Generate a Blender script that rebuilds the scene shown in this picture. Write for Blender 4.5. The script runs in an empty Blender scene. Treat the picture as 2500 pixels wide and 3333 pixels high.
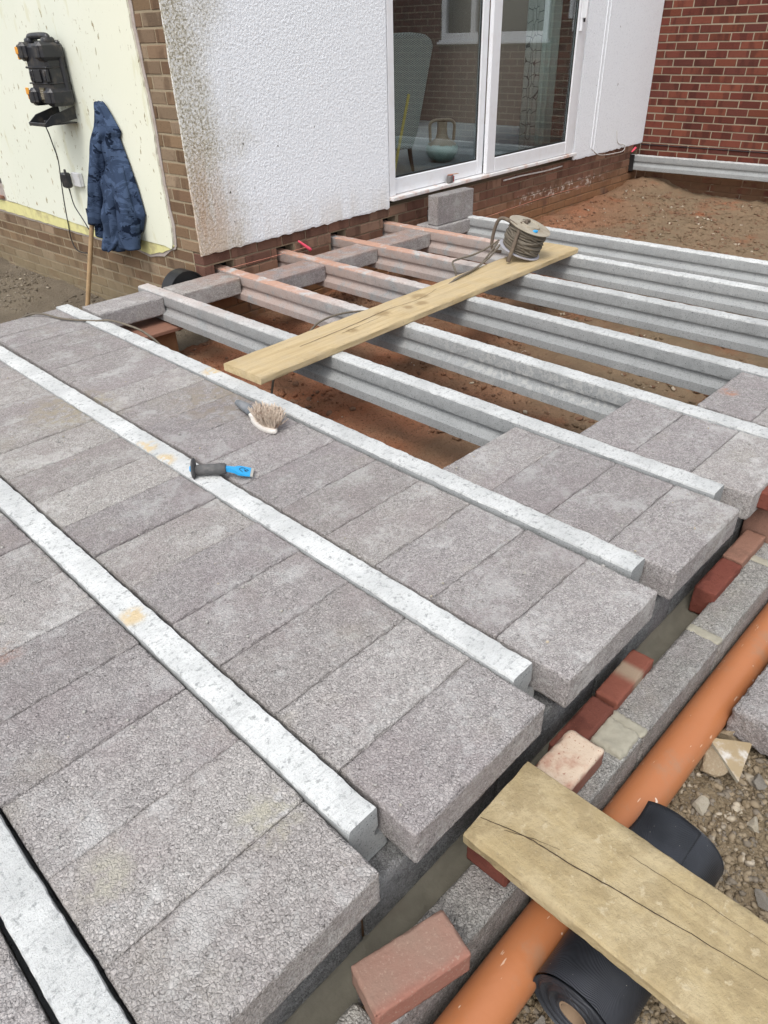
import bpy, bmesh, math, random
import numpy as np
from mathutils import Vector, Matrix, noise as mn

S = bpy.context.scene
C = S.collection
R = math.radians
rnd = random.Random(7)
PI = math.pi

# ------------------------------------------------------------------ camera, light, exposure
def set_camera():
    yaw, pit, roll = 0.7768, -0.5937, -0.0311
    cy, sy = math.cos(yaw), math.sin(yaw)
    fwd = Vector((sy*math.cos(pit), cy*math.cos(pit), math.sin(pit)))
    right = Vector((cy, -sy, 0)); up = right.cross(fwd)
    r2 = right*math.cos(roll) + up*math.sin(roll)
    u2 = -right*math.sin(roll) + up*math.cos(roll)
    m = Matrix.Identity(4)
    for i in range(3):
        m[i][0] = r2[i]; m[i][1] = u2[i]; m[i][2] = -fwd[i]
    m[0][3], m[1][3], m[2][3] = -0.5736, -0.8604, 1.275
    cam = bpy.data.objects.new('camera', bpy.data.cameras.new('camera'))
    C.objects.link(cam); cam.matrix_world = m
    cam.data.sensor_fit = 'VERTICAL'; cam.data.sensor_height = 36; cam.data.lens = 36*2315.7/3333
    cam.data.clip_start = 0.02; cam.data.clip_end = 500
    S.camera = cam
set_camera()
SUN_EL, SUN_AZ = 58, 248          # azimuth clockwise from +Y, where the sun stands
w = bpy.data.worlds.new('World'); S.world = w; w.use_nodes = True
wt = w.node_tree; bg = wt.nodes['Background']
sk = wt.nodes.new('ShaderNodeTexSky'); sk.sky_type = 'NISHITA'; sk.sun_disc = False
sk.sun_elevation = R(SUN_EL); sk.sun_rotation = R(SUN_AZ); sk.dust_density = 3.0; sk.air_density = 1.0
hs = wt.nodes.new('ShaderNodeHueSaturation'); hs.inputs['Saturation'].default_value = 0.30
wt.links.new(sk.outputs[0], hs.inputs['Color']); wt.links.new(hs.outputs[0], bg.inputs[0])
bg.inputs[1].default_value = 0.15
sun = bpy.data.lights.new('sun', 'SUN'); sun.energy = 0.6; sun.angle = R(18); sun.color = (1.0, .965, .91)
so = bpy.data.objects.new('sun', sun); C.objects.link(so)
az = R(SUN_AZ); el = R(SUN_EL)
so.rotation_euler = Vector((math.sin(az)*math.cos(el), math.cos(az)*math.cos(el), math.sin(el))).to_track_quat('Z', 'Y').to_euler()
so.location = (-6, 0, 8)
S.view_settings.view_transform = 'Standard'; S.view_settings.look = 'None'
S.view_settings.exposure = 0.80; S.view_settings.gamma = 1; S.view_settings.use_curve_mapping = False

# ------------------------------------------------------------------ object helpers
def tag(o, label=None, cat=None, group=None, kind=None):
    if label: o['label'] = label
    if cat: o['category'] = cat
    if group: o['group'] = group
    if kind: o['kind'] = kind
    return o
def empty(name, loc=(0, 0, 0), rz=0):
    o = bpy.data.objects.new(name, None); C.objects.link(o); o.location = loc; o.rotation_euler = (0, 0, rz)
    o.empty_display_size = .1
    return o
def link(name, me, parent=None, loc=(0, 0, 0), rot=(0, 0, 0), sc=(1, 1, 1)):
    o = bpy.data.objects.new(name, me); C.objects.link(o)
    o.location = loc; o.rotation_euler = rot; o.scale = sc
    if parent: o.parent = parent
    return o
class MB:
    def __init__(s): s.v = []; s.f = []; s.m = []
    def add(s, v, f, m=0):
        n = len(s.v); s.v += [tuple(p) for p in v]; s.f += [tuple(i+n for i in q) for q in f]; s.m += [m]*len(f)
        return s
    def box(s, lo, hi, m=0):
        x0, y0, z0 = lo; x1, y1, z1 = hi
        return s.add([(x0,y0,z0),(x1,y0,z0),(x1,y1,z0),(x0,y1,z0),(x0,y0,z1),(x1,y0,z1),(x1,y1,z1),(x0,y1,z1)],
              [(0,3,2,1),(4,5,6,7),(0,1,5,4),(1,2,6,5),(2,3,7,6),(3,0,4,7)], m)
    def cbox(s, lo, hi, b=.004, m=0):
        """box with chamfered edges"""
        V, F = chamfer(lo, hi, b); return s.add(V, F, m)
    def tube(s, pts, r, n=10, cap=True, m=0, steps=0):
        pts = [Vector(p) for p in pts]
        if steps: pts = smooth_path(pts, steps)
        rs = r if isinstance(r, (list, tuple)) else [r]*len(pts)
        if len(rs) != len(pts): rs = list(np.interp(np.linspace(0, 1, len(pts)), np.linspace(0, 1, len(rs)), rs))
        V = []; prev = None
        for i, p in enumerate(pts):
            t = (pts[min(i+1, len(pts)-1)]-pts[max(i-1, 0)])
            if t.length < 1e-9: t = Vector((0, 0, 1))
            t.normalize()
            if prev is None:
                a = Vector((0, 0, 1)) if abs(t.z) < .9 else Vector((1, 0, 0)); u = t.cross(a).normalized()
            else: u = (prev - t*prev.dot(t)).normalized()
            prev = u; vv = t.cross(u)
            for k in range(n):
                a = 2*PI*k/n; V.append(p+(u*math.cos(a)+vv*math.sin(a))*rs[i])
        F = []
        for i in range(len(pts)-1):
            for k in range(n):
                F.append((i*n+k, i*n+(k+1) % n, (i+1)*n+(k+1) % n, (i+1)*n+k))
        if cap: F.append(tuple(range(n))[::-1]); F.append(tuple((len(pts)-1)*n+k for k in range(n)))
        return s.add(V, F, m)
    def lathe(s, prof, n=32, M=None, m=0):
        V = []; F = []
        for r, z in prof:
            for k in range(n):
                a = 2*PI*k/n; p = Vector((r*math.cos(a), r*math.sin(a), z)); V.append(M @ p if M else p)
        for i in range(len(prof)-1):
            for k in range(n): F.append((i*n+k, i*n+(k+1) % n, (i+1)*n+(k+1) % n, (i+1)*n+k))
        if prof[0][0] > 1e-5: F.append(tuple(range(n))[::-1])
        if prof[-1][0] > 1e-5: F.append(tuple((len(prof)-1)*n+k for k in range(n)))
        return s.add(V, F, m)
    def mesh(s, name, mats, smooth=False, fix=True):
        me = bpy.data.meshes.new(name); me.from_pydata([tuple(p) for p in s.v], [], s.f)
        for mt in (mats if isinstance(mats, (list, tuple)) else [mats]): me.materials.append(mt)
        if any(s.m): me.polygons.foreach_set('material_index', s.m)
        if fix:
            bm = bmesh.new(); bm.from_mesh(me); bmesh.ops.remove_doubles(bm, verts=bm.verts, dist=1e-6)
            bmesh.ops.recalc_face_normals(bm, faces=bm.faces); bm.to_mesh(me); bm.free()
        if smooth:
            me.shade_smooth()
            if smooth != True: me.set_sharp_from_angle(angle=R(smooth))
        me.update(); return me
    def build(s, name, mats, parent=None, smooth=False, loc=(0, 0, 0), rot=(0, 0, 0), fix=True):
        return link(name, s.mesh(name, mats, smooth, fix), parent, loc, rot)
def chamfer(lo, hi, b):
    V = []; idx = {}
    for sx in (0, 1):
        for sy in (0, 1):
            for sz in (0, 1):
                p = [lo[0] if not sx else hi[0], lo[1] if not sy else hi[1], lo[2] if not sz else hi[2]]
                d = [b if not k else -b for k in (sx, sy, sz)]
                for ax in range(3):
                    q = [p[i]+(0 if i == ax else d[i]) for i in range(3)]
                    idx[(sx, sy, sz, ax)] = len(V); V.append(tuple(q))
    F = []
    for ax in range(3):
        for side in (0, 1):
            o = [i for i in range(3) if i != ax]; q = []
            for a, c in ((0, 0), (1, 0), (1, 1), (0, 1)):
                k = [0, 0, 0]; k[ax] = side; k[o[0]] = a; k[o[1]] = c; q.append(idx[(*k, ax)])
            F.append(tuple(q))
    for ax in range(3):
        o = [i for i in range(3) if i != ax]
        for a in (0, 1):
            for c in (0, 1):
                q = []
                for e, fc in ((0, o[0]), (1, o[0]), (1, o[1]), (0, o[1])):
                    k = [0, 0, 0]; k[ax] = e; k[o[0]] = a; k[o[1]] = c; q.append(idx[(*k, fc)])
                F.append(tuple(q))
    for sx in (0, 1):
        for sy in (0, 1):
            for sz in (0, 1): F.append(tuple(idx[(sx, sy, sz, ax)] for ax in range(3)))
    return V, F
def smooth_path(P, steps):
    out = []
    for i in range(len(P)-1):
        p0 = P[max(i-1, 0)]; p1 = P[i]; p2 = P[i+1]; p3 = P[min(i+2, len(P)-1)]
        for k in range(steps):
            t = k/steps
            out.append(.5*((2*p1)+(p2-p0)*t+(2*p0-5*p1+4*p2-p3)*t*t+(3*p1-p0-3*p2+p3)*t**3))
    out.append(P[-1]); return out
def slab(outline, y0, y1, mapf):
    """closed outline (a,b) pairs extruded between depth y0 and y1; mapf(a,b,depth)->xyz"""
    n = len(outline); mb = MB()
    V = [mapf(a, b, y0) for a, b in outline]+[mapf(a, b, y1) for a, b in outline]
    F = [tuple(range(n)), tuple(range(2*n-1, n-1, -1))]+[(i, i+n, (i+1) % n+n, (i+1) % n) for i in range(n)]
    return mb.add(V, F)
def rough_box(dims, res, amp, rad, seed, chip=.0, fr=(45, 140)):
    """box on z 0..h centred in xy, surface lattice, rounded and worn by noise"""
    X, Y, Z = dims; nx, ny, nz = [max(4, int(round(q/res))) for q in dims]
    def co(D, n, i):
        e = min(rad*.9, D/n*.9)
        return 0 if i == 0 else D if i == n else e+(D-2*e)*(i-1)/(n-2)
    key = {}; V = []; F = []
    def vid(i, j, k):
        t = (i, j, k)
        if t not in key:
            key[t] = len(V); V.append((co(X, nx, i)-X/2, co(Y, ny, j)-Y/2, co(Z, nz, k)))
        return key[t]
    for i in range(nx):
        for j in range(ny):
            F.append((vid(i, j, 0), vid(i, j+1, 0), vid(i+1, j+1, 0), vid(i+1, j, 0)))
            F.append((vid(i, j, nz), vid(i+1, j, nz), vid(i+1, j+1, nz), vid(i, j+1, nz)))
    for i in range(nx):
        for k in range(nz):
            F.append((vid(i, 0, k), vid(i+1, 0, k), vid(i+1, 0, k+1), vid(i, 0, k+1)))
            F.append((vid(i, ny, k), vid(i, ny, k+1), vid(i+1, ny, k+1), vid(i+1, ny, k)))
    for j in range(ny):
        for k in range(nz):
            F.append((vid(0, j, k), vid(0, j, k+1), vid(0, j+1, k+1), vid(0, j+1, k)))
            F.append((vid(nx, j, k), vid(nx, j+1, k), vid(nx, j+1, k+1), vid(nx, j, k+1)))
    o = Vector((seed*7.3, seed*3.1, seed*1.7)); out = []
    for x, y, z in V:
        p = Vector((x, y, z-Z/2)); h = Vector((X/2, Y/2, Z/2))
        c = Vector([max(-(h[i]-rad), min(h[i]-rad, p[i])) for i in range(3)])
        d = p-c
        if d.length > 1e-9:
            e = sum(1 for i in range(3) if abs(d[i]) > rad*.35)
            n = d.normalized(); p = c+n*rad
            if e >= 2:
                q = mn.noise((p+o)*38)
                p -= n*max(0, q+.12)*chip
            p += n*(mn.noise((p+o)*fr[0])*amp*.6+mn.noise((p+o)*fr[1])*amp)
        out.append((p.x, p.y, p.z+Z/2))
    me = bpy.data.meshes.new('m'); me.from_pydata(out, [], F); me.shade_smooth(); return me

# ------------------------------------------------------------------ material helpers
class NT:
    def __init__(s, name):
        s.mat = bpy.data.materials.new(name); s.mat.use_nodes = True; s.t = s.mat.node_tree
        s.b = s.t.nodes['Principled BSDF']; s.out = s.t.nodes['Material Output']
        tc = s.t.nodes.new('ShaderNodeTexCoord'); s.obj = tc.outputs['Object']
        oi = s.t.nodes.new('ShaderNodeObjectInfo'); s.rand = oi.outputs['Random']
        ge = s.t.nodes.new('ShaderNodeNewGeometry'); s.pos = ge.outputs['Position']
        a = s.t.nodes.new('ShaderNodeVectorMath'); a.operation = 'SCALE'; a.inputs[0].default_value = (37, 91, 53)
        s.t.links.new(s.rand, a.inputs['Scale'])
        c = s.t.nodes.new('ShaderNodeVectorMath'); c.operation = 'ADD'
        s.t.links.new(s.obj, c.inputs[0]); s.t.links.new(a.outputs[0], c.inputs[1]); s.co = c.outputs[0]
    def put(s, sock, v):
        if isinstance(v, bpy.types.NodeSocket): s.t.links.new(v, sock)
        elif isinstance(v, (tuple, list)) and len(v) == 3 and sock.type == 'RGBA': sock.default_value = (*v, 1)
        else: sock.default_value = v
    def noise(s, scale, detail=3, rough=.55, vec=None, dist=0, stretch=None):
        n = s.t.nodes.new('ShaderNodeTexNoise'); v = vec or s.co
        if stretch: v = s.vm('MULTIPLY', v, stretch)
        s.t.links.new(v, n.inputs['Vector']); n.inputs['Scale'].default_value = scale
        n.inputs['Detail'].default_value = detail; n.inputs['Roughness'].default_value = rough; n.inputs['Distortion'].default_value = dist
        return n.outputs['Fac']
    def vor(s, scale, feat='F1', vec=None, out='Distance', rnd_=1):
        n = s.t.nodes.new('ShaderNodeTexVoronoi'); n.feature = feat; s.t.links.new(vec or s.co, n.inputs['Vector'])
        n.inputs['Scale'].default_value = scale; n.inputs['Randomness'].default_value = rnd_
        return n.outputs[out]
    def vm(s, op, a, b=None):
        n = s.t.nodes.new('ShaderNodeVectorMath'); n.operation = op; s.put(n.inputs[0], a)
        if b is not None: s.put(n.inputs[1], b)
        return n.outputs[0]
    def m(s, op, a, b=None, c=None, clamp=False):
        n = s.t.nodes.new('ShaderNodeMath'); n.operation = op; n.use_clamp = clamp
        for i, q in enumerate((a, b, c)):
            if q is not None: s.put(n.inputs[i], q)
        return n.outputs[0]
    def ss(s, v, lo, hi, a=0., b=1.):
        n = s.t.nodes.new('ShaderNodeMapRange'); n.interpolation_type = 'SMOOTHSTEP'; s.put(n.inputs[0], v)
        for i, q in enumerate((lo, hi, a, b)): n.inputs[i+1].default_value = q
        return n.outputs[0]
    def mix(s, f, a, b, mode='MIX'):
        n = s.t.nodes.new('ShaderNodeMix'); n.data_type = 'RGBA'; n.blend_type = mode; n.clamp_factor = True
        s.put(n.inputs[0], f); s.put(n.inputs[6], a); s.put(n.inputs[7], b); return n.outputs[2]
    def xyz(s, v):
        n = s.t.nodes.new('ShaderNodeSeparateXYZ'); s.t.links.new(v, n.inputs[0]); return n.outputs
    def hsv(s, c, h=.5, sat=1., v=1.):
        n = s.t.nodes.new('ShaderNodeHueSaturation'); s.put(n.inputs['Color'], c); s.put(n.inputs['Hue'], h)
        s.put(n.inputs['Saturation'], sat); s.put(n.inputs['Value'], v); return n.outputs[0]
    def bump(s, h, dist=.002, strength=1., normal=None):
        n = s.t.nodes.new('ShaderNodeBump'); s.put(n.inputs['Height'], h); n.inputs['Distance'].default_value = dist
        n.inputs['Strength'].default_value = strength
        if normal is not None: s.t.links.new(normal, n.inputs['Normal'])
        return n.outputs[0]
    def spot(s, c, rad):
        """1 near world point c, 0 beyond rad"""
        d = s.vm('SUBTRACT', s.pos, c); n = s.t.nodes.new('ShaderNodeVectorMath'); n.operation = 'LENGTH'
        s.t.links.new(d, n.inputs[0]); return s.ss(n.outputs['Value'], rad*.35, rad, 1, 0)
    def done(s, col, rough=.85, nrm=None, spec=.3, metal=0):
        s.put(s.b.inputs['Base Color'], col); s.put(s.b.inputs['Roughness'], rough)
        s.b.inputs['Specular IOR Level'].default_value = spec; s.b.inputs['Metallic'].default_value = metal
        if nrm is not None: s.t.links.new(nrm, s.b.inputs['Normal'])
        return s.mat

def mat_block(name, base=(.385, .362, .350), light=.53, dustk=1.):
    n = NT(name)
    ve = n.vor(125, 'DISTANCE_TO_EDGE'); f = n.noise(260, 4, .75); big = n.noise(7, 4, .6); mid = n.noise(38, 4, .65)
    cv = n.xyz(n.vor(125, out='Color'))[0]; cv2 = n.xyz(n.vor(310, out='Color'))[1]; rgh = n.noise(28, 3, .6)
    L = tuple(q*light/base[0] for q in base); pep = n.ss(n.noise(330, 3, .8), .575, .64); pep2 = n.m('MULTIPLY', n.ss(n.noise(170, 3, .75), .60, .66), n.ss(rgh, .35, .6, .3, 1.))
    c = n.mix(n.ss(n.m('ADD', n.m('MULTIPLY', cv, .5), n.m('MULTIPLY', cv2, .5)), .2, .8), tuple(q*.86 for q in base), L)
    c = n.mix(n.m('MULTIPLY', n.ss(f, .50, .64), .60), c, tuple(q*.42 for q in base))
    crev = n.m('MULTIPLY', n.ss(ve, .10, .02), n.ss(rgh, .36, .56)); g1 = n.m('MULTIPLY', n.ss(f, .57, .66), n.ss(rgh, .3, .6, .4, 1.))
    c = n.mix(n.m('MULTIPLY', crev, .38), c, tuple(q*.22 for q in base)); c = n.mix(n.m('MULTIPLY', g1, .5), c, tuple(q*.2 for q in base)); c = n.mix(n.m('MULTIPLY', pep, .75), c, tuple(q*.13 for q in base)); c = n.mix(n.m('MULTIPLY', pep2, .85), c, tuple(q*.10 for q in base))
    c = n.mix(n.m('MULTIPLY', n.ss(n.m('ADD', big, n.m('MULTIPLY', mid, .6)), .80, 1.02), .6*dustk), c, (.60, .595, .58))
    c = n.mix(n.m('MULTIPLY', n.ss(n.noise(5, 3), .55, .75), .30), c, (.36, .325, .25))
    c = n.mix(n.m('MULTIPLY', n.ss(n.noise(4, 3, vec=n.vm('ADD', n.co, (5, 2, 1))), .42, .7), .30), c, (.275, .22, .225))
    for p, r_, col in (((1.83, .62, 0), .16, (.13, .11, .08)), ((1.98, .66, 0), .09, (.56, .53, .38)), ((.9, 1.6, 0), .3, (.32, .275, .21)), ((.42, 2.0, 0), .25, (.36, .31, .22)), ((-.17, -.10, 0), .09, (.42, .39, .31)), ((-.45, .02, 0), .07, (.40, .375, .31)), ((2.35, .05, 0), .05, (.55, .25, .13)), ((-.35, .75, 0), .06, (.46, .28, .2))):
        c = n.mix(n.m('MULTIPLY', n.m('MULTIPLY', n.spot(p, r_), n.ss(n.noise(24, 4, .6), .38, .62)), .8), c, col)
    v = n.m('ADD', .86, n.m('MULTIPLY', n.rand, .26)); r5 = n.m('FRACT', n.m('MULTIPLY', n.rand, 13.7)); c = n.mix(.17, c, n.mix(r5, (.42, .38, .31), (.33, .295, .295)), 'MIX') if dustk == 1. else c
    c = n.hsv(c, n.m('ADD', .488, n.m('MULTIPLY', n.rand, .024)), 1., v)
    px = n.xyz(n.pos)
    dust = n.m('MULTIPLY', n.m('MULTIPLY', n.ss(px[1], 2.5, 3.1), n.ss(px[0], 1.5, 2.2)), n.m('MULTIPLY', n.ss(px[2], -.03, .0), n.ss(n.noise(12), .3, .6)))
    c = n.mix(n.m('MULTIPLY', n.m('MULTIPLY', dust, n.ss(px[0], 3.9, 3.5)), .6), c, (.42, .24, .17))
    h = n.m('SUBTRACT', n.m('ADD', n.m('MULTIPLY', n.ss(ve, .0, .25), .6), n.m('MULTIPLY', cv, .5)), n.m('ADD', n.m('MULTIPLY', pep2, 1.2), n.m('MULTIPLY', f, .9)))
    return n.done(c, .95, n.bump(h, .0026, 1.), .15)
def mat_beam(top):
    n = NT('beam_top_laitance_skylit' if top else 'beam_moulded_side')
    f = n.noise(60, 5, .7); b = n.noise(5, 4, .6); fine = n.noise(300, 3, .6)
    if top:  # top paler than sides: sky light put into the colour over pale laitance
        c = n.mix(n.ss(b, .3, .7), (.50, .51, .50), (.66, .67, .655)); c = n.mix(n.ss(f, .54, .66), c, (.33, .34, .335)); c = n.mix(n.m('MULTIPLY', n.ss(n.noise(190, 3, .7), .56, .68), .6), c, (.30, .30, .29))
        lines = n.noise(34, 4, .65, stretch=(1, 4.0, 1)); c = n.mix(n.m('MULTIPLY', n.ss(lines, .54, .64), .45), c, (.40, .405, .40))
    else:
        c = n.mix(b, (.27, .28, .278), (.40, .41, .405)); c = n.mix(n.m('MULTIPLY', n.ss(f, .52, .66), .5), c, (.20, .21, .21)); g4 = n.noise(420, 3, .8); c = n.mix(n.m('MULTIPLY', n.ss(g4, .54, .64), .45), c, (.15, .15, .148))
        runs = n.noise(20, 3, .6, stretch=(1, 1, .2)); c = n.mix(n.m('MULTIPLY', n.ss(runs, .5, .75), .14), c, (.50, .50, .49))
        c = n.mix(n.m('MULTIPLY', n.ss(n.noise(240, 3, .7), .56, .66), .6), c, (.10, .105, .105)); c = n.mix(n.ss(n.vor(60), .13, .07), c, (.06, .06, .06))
    c = n.hsv(c, .5, 1., n.m('ADD', .86, n.m('MULTIPLY', n.rand, .22)))
    if not top:   # older stained stretch of the fifth and sixth beams
        px = n.xyz(n.pos); patch = n.m('MULTIPLY', n.ss(n.noise(34, 5, .7), .50, .56), n.m('MULTIPLY', n.ss(px[0], 2.0, 2.03), n.ss(px[0], 2.18, 2.2, 1, 0)))
        c = n.mix(n.m('MULTIPLY', n.m('MULTIPLY', patch, .75), n.ss(px[1], 2.0, .9)), c, (.40, .40, .385))
    px = n.xyz(n.pos)
    zone = n.m('MULTIPLY', n.ss(px[1], 1.7, 2.8), n.ss(px[0], 1.35, 1.9))
    zone = n.m('MULTIPLY', zone, n.ss(px[0], 4.3, 3.8))
    k = n.m('MULTIPLY', zone, n.m('MULTIPLY', n.ss(n.noise(9, 5, .65), .30, .52), .85 if top else .35))
    c = n.mix(k, c, (.50, .27, .18))
    if top:
        for p, r_ in (((.44, 1.44, .01), .07), ((.44, 1.30, .01), .06), ((1.03, 1.86, .01), .06), ((-.06, .62, .01), .05)):
            c = n.mix(n.m('MULTIPLY', n.m('MULTIPLY', n.spot(p, r_), n.ss(n.noise(30), .4, .55)), .8), c, (.62, .47, .25))
    h = n.m('ADD', n.m('MULTIPLY', f, .7), n.m('MULTIPLY', fine, .3))
    if top: h = n.m('ADD', h, n.m('MULTIPLY', lines, .5))
    return n.done(c, .9, n.bump(h, .006 if top else .002, 1.), .2)
def mat_brick(name, ca, cb, cc, dirt=(.2, .13, .08), dirtz=None, rough=.9):
    n = NT(name); r = n.rand; r2 = n.m('FRACT', n.m('MULTIPLY', r, 7.77)); r3 = n.m('FRACT', n.m('MULTIPLY', r, 31.3))
    c = n.mix(r, ca, cb); c = n.mix(n.ss(r2, .55, .9), c, cc)
    bands = n.noise(9, 2, .5, stretch=(1, 1, .3)); c = n.mix(n.m('MULTIPLY', n.ss(bands, .5, .62), .55), c, tuple(q*.55 for q in cb))
    c = n.hsv(c, .5, 1., n.m('ADD', .75, n.m('MULTIPLY', r3, .45)))
    f = n.noise(220, 4, .7); c = n.mix(n.m('MULTIPLY', n.ss(f, .55, .7), .5), c, tuple(q*1.5 for q in ca))
    c = n.mix(n.m('MULTIPLY', n.ss(n.noise(60, 4, .7), .55, .7), .5), c, tuple(q*.5 for q in ca))
    if dirtz:
        z = n.xyz(n.pos)[2]
        k = n.m('MULTIPLY', n.ss(z, dirtz[1], dirtz[0]), n.ss(n.noise(5, 4, .6, vec=n.pos), .28, .5))
        c = n.mix(n.m('MULTIPLY', k, .93), c, n.mix(n.noise(14, 4, .6, vec=n.pos), tuple(q*.75 for q in dirt), tuple(q*1.2 for q in dirt)))
        px = n.xyz(n.pos); ef = n.m('MULTIPLY', n.m('MULTIPLY', n.ss(px[0], 5.4, 5.9), n.ss(px[0], 7.6, 7.0)), n.m('MULTIPLY', n.ss(z, -.21, -.15), n.ss(z, -.06, -.10)))
        c = n.mix(n.m('MULTIPLY', ef, n.ss(n.noise(16, 5, .7, vec=n.pos), .50, .60)), c, (.52, .44, .38))
    h = n.m('ADD', n.noise(110, 4, .7), n.m('MULTIPLY', n.noise(30, 2), .6))
    return n.done(c, rough, n.bump(h, .003, 1.), .2)
def mat_plain(name, col, rough=.6, var=.12, bump=.0005, sc=40, spec=.4, metal=0, dirt=None, dk=.5):
    n = NT(name); f = n.noise(sc, 4, .6); c = n.mix(f, tuple(q*(1-var) for q in col), tuple(min(1, q*(1+var)) for q in col))
    if dirt: c = n.mix(n.m('MULTIPLY', n.ss(n.noise(sc*.35, 5, .65), .48, .66), dk), c, dirt)
    return n.done(c, rough, n.bump(f, bump, .8) if bump else None, spec, metal)
def mat_soil(name, a, b, c_, extra=None, stones=.3):
    n = NT(name); v = n.pos
    c = n.mix(n.ss(n.noise(3.2, 5, .6, vec=v), .35, .65), a, b)
    c = n.mix(n.m('MULTIPLY', n.ss(n.noise(1.3, 3, .6, vec=v), .42, .62), .8), c, c_)
    c = n.mix(n.ss(n.noise(75, 4, .7, vec=v), .52, .68), c, tuple(q*.45 for q in a))
    c = n.mix(n.m('MULTIPLY', n.ss(n.noise(140, 3, .7, vec=v), .58, .68), stones), c, (.34, .30, .25))
    if extra: c = extra(n, c)
    h = n.m('ADD', n.noise(48, 6, .75, vec=v), n.m('MULTIPLY', n.vor(110, vec=v), -.35))
    return n.done(c, .97, n.bump(h, .012, 1.), .1)

M = {}
M['block'] = mat_block('aggregate_block')
M['block2'] = mat_block('aggregate_block_weathered', (.30, .29, .268), .42, .5)
M['btop'] = mat_beam(True); M['bside'] = mat_beam(False)
M['brick_old'] = mat_brick('old_brown_brick', (.215, .145, .085), (.165, .100, .062), (.27, .20, .135), dirt=(.23, .185, .115), dirtz=(-.45, .02))
M['brick_plinth'] = mat_brick('dusty_plinth_brick', (.20, .105, .072), (.15, .075, .055), (.24, .145, .10), dirt=(.285, .15, .075), dirtz=(-.33, .04))
M['brick_red'] = mat_brick('red_facing_brick', (.185, .058, .035), (.095, .032, .026), (.135, .038, .027), dirt=(.17, .095, .055), dirtz=(-.22, .02))
pass
def mat_mortar(name, a, dirt, dz):
    n = NT(name); z = n.xyz(n.pos)[2]; c = n.mix(n.noise(50, 4, .6, vec=n.pos), tuple(q*.75 for q in a), tuple(q*1.2 for q in a))
    k = n.m('MULTIPLY', n.ss(z, dz[1], dz[0]), n.ss(n.noise(5, 4, .6, vec=n.pos), .28, .5)); c = n.mix(n.m('MULTIPLY', k, .95), c, dirt)
    return n.done(c, .95, n.bump(n.noise(70, 4, .7, vec=n.pos), .003), .15)
M['mortar_old'] = mat_mortar('old_mortar', (.27, .205, .14), (.22, .135, .075), (-.33, .04))
M['mortar_pale'] = mat_mortar('pale_mortar', (.33, .275, .20), (.17, .095, .055), (-.22, .02))
M['mortar_side'] = mat_mortar('side_mortar', (.33, .27, .185), (.22, .18, .12), (-.45, .0))
def mat_roughcast():
    n = NT('white_roughcast'); q = n.noise(85, 3, .6)
    c = n.mix(n.ss(q, .56, .68), (.88, .905, .935), (.74, .765, .80))  # darker dots put the shade of the pits into the colour
    x, y, z = n.xyz(n.obj); fine = n.noise(65, 3, .7)
    lw = n.noise(2.2, 5, .6, vec=n.obj)
    grime = n.m('MULTIPLY', n.ss(n.m('ADD', x, n.m('MULTIPLY', n.m('SUBTRACT', lw, .5), 1.1)), .52, .0), n.ss(x, 2.0, 1.8))
    streak = n.noise(6, 4, .6, vec=n.vm('MULTIPLY', n.obj, (1.8, 1, .3)))
    c = n.mix(n.m('MULTIPLY', grime, n.ss(fine, .38, .56, .35, .9)), c, (.50, .46, .35))
    c = n.mix(n.m('MULTIPLY', n.m('MULTIPLY', grime, n.ss(fine, .52, .60)), .7), c, (.20, .175, .12))
    warm = n.m('MULTIPLY', n.ss(z, .95, .2), n.ss(x, .42, .02)); c = n.mix(n.m('MULTIPLY', warm, n.ss(streak, .35, .6, .25, .8)), c, (.50, .34, .23))
    low = n.m('MULTIPLY', n.ss(z, .40, .12), n.ss(x, 2., 1.9)); c = n.mix(n.m('MULTIPLY', low, n.ss(streak, .35, .65, .1, .45)), c, (.60, .53, .44))
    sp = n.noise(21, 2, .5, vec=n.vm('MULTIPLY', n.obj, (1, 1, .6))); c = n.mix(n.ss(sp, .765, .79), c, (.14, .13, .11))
    return n.done(c, .9, n.bump(n.noise(140, 3, .6), .004, 1.), .2)
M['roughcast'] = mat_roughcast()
def mat_cream():
    n = NT('cream_painted_plaster'); b = n.noise(2.2, 4, .55)
    c = n.mix(b, (.70, .73, .61), (.78, .79, .68))
    x, y, z = n.xyz(n.obj)
    c = n.mix(n.m('MULTIPLY', n.ss(y, 1.2, .3), .4), c, (.80, .78, .60))
    sc = n.noise(26, 3, .6, stretch=(1, 1.2, .55)); c = n.mix(n.m('MULTIPLY', n.ss(sc, .645, .665), n.ss(n.noise(2.5, 2), .42, .56)), c, (.36, .31, .19)); sc2 = n.noise(60, 3, .6, stretch=(1, 1.5, .35)); c = n.mix(n.m('MULTIPLY', n.m('MULTIPLY', n.ss(sc2, .69, .71), n.ss(n.noise(1.8, 2), .42, .6)), .8), c, (.25, .22, .15))
    ch = n.noise(11, 3, .6, stretch=(1, 1, .5)); c = n.mix(n.m('MULTIPLY', n.ss(ch, .695, .71), n.ss(z, .9, .3)), c, (.38, .28, .15))
    c = n.mix(n.m('MULTIPLY', n.ss(n.noise(5, 4, .6, stretch=(1, 2, .6)), .60, .68), .35), c, (.60, .58, .36))
    for p, r_ in (((2.03, 3.82, .27), .07), ((2.02, 3.74, .20), .05)):
        c = n.mix(n.m('MULTIPLY', n.spot(p, r_), n.ss(n.noise(18), .4, .45)), c, (.50, .34, .26))
    return n.done(c, .55, n.bump(n.noise(30, 4, .5), .001, .6), .3)
M['cream'] = mat_cream()
M['yellow'] = mat_plain('yellowed_plaster', (.68, .64, .30), .7, .12, .001, 20, dirt=(.36, .31, .18), dk=.6)
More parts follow.
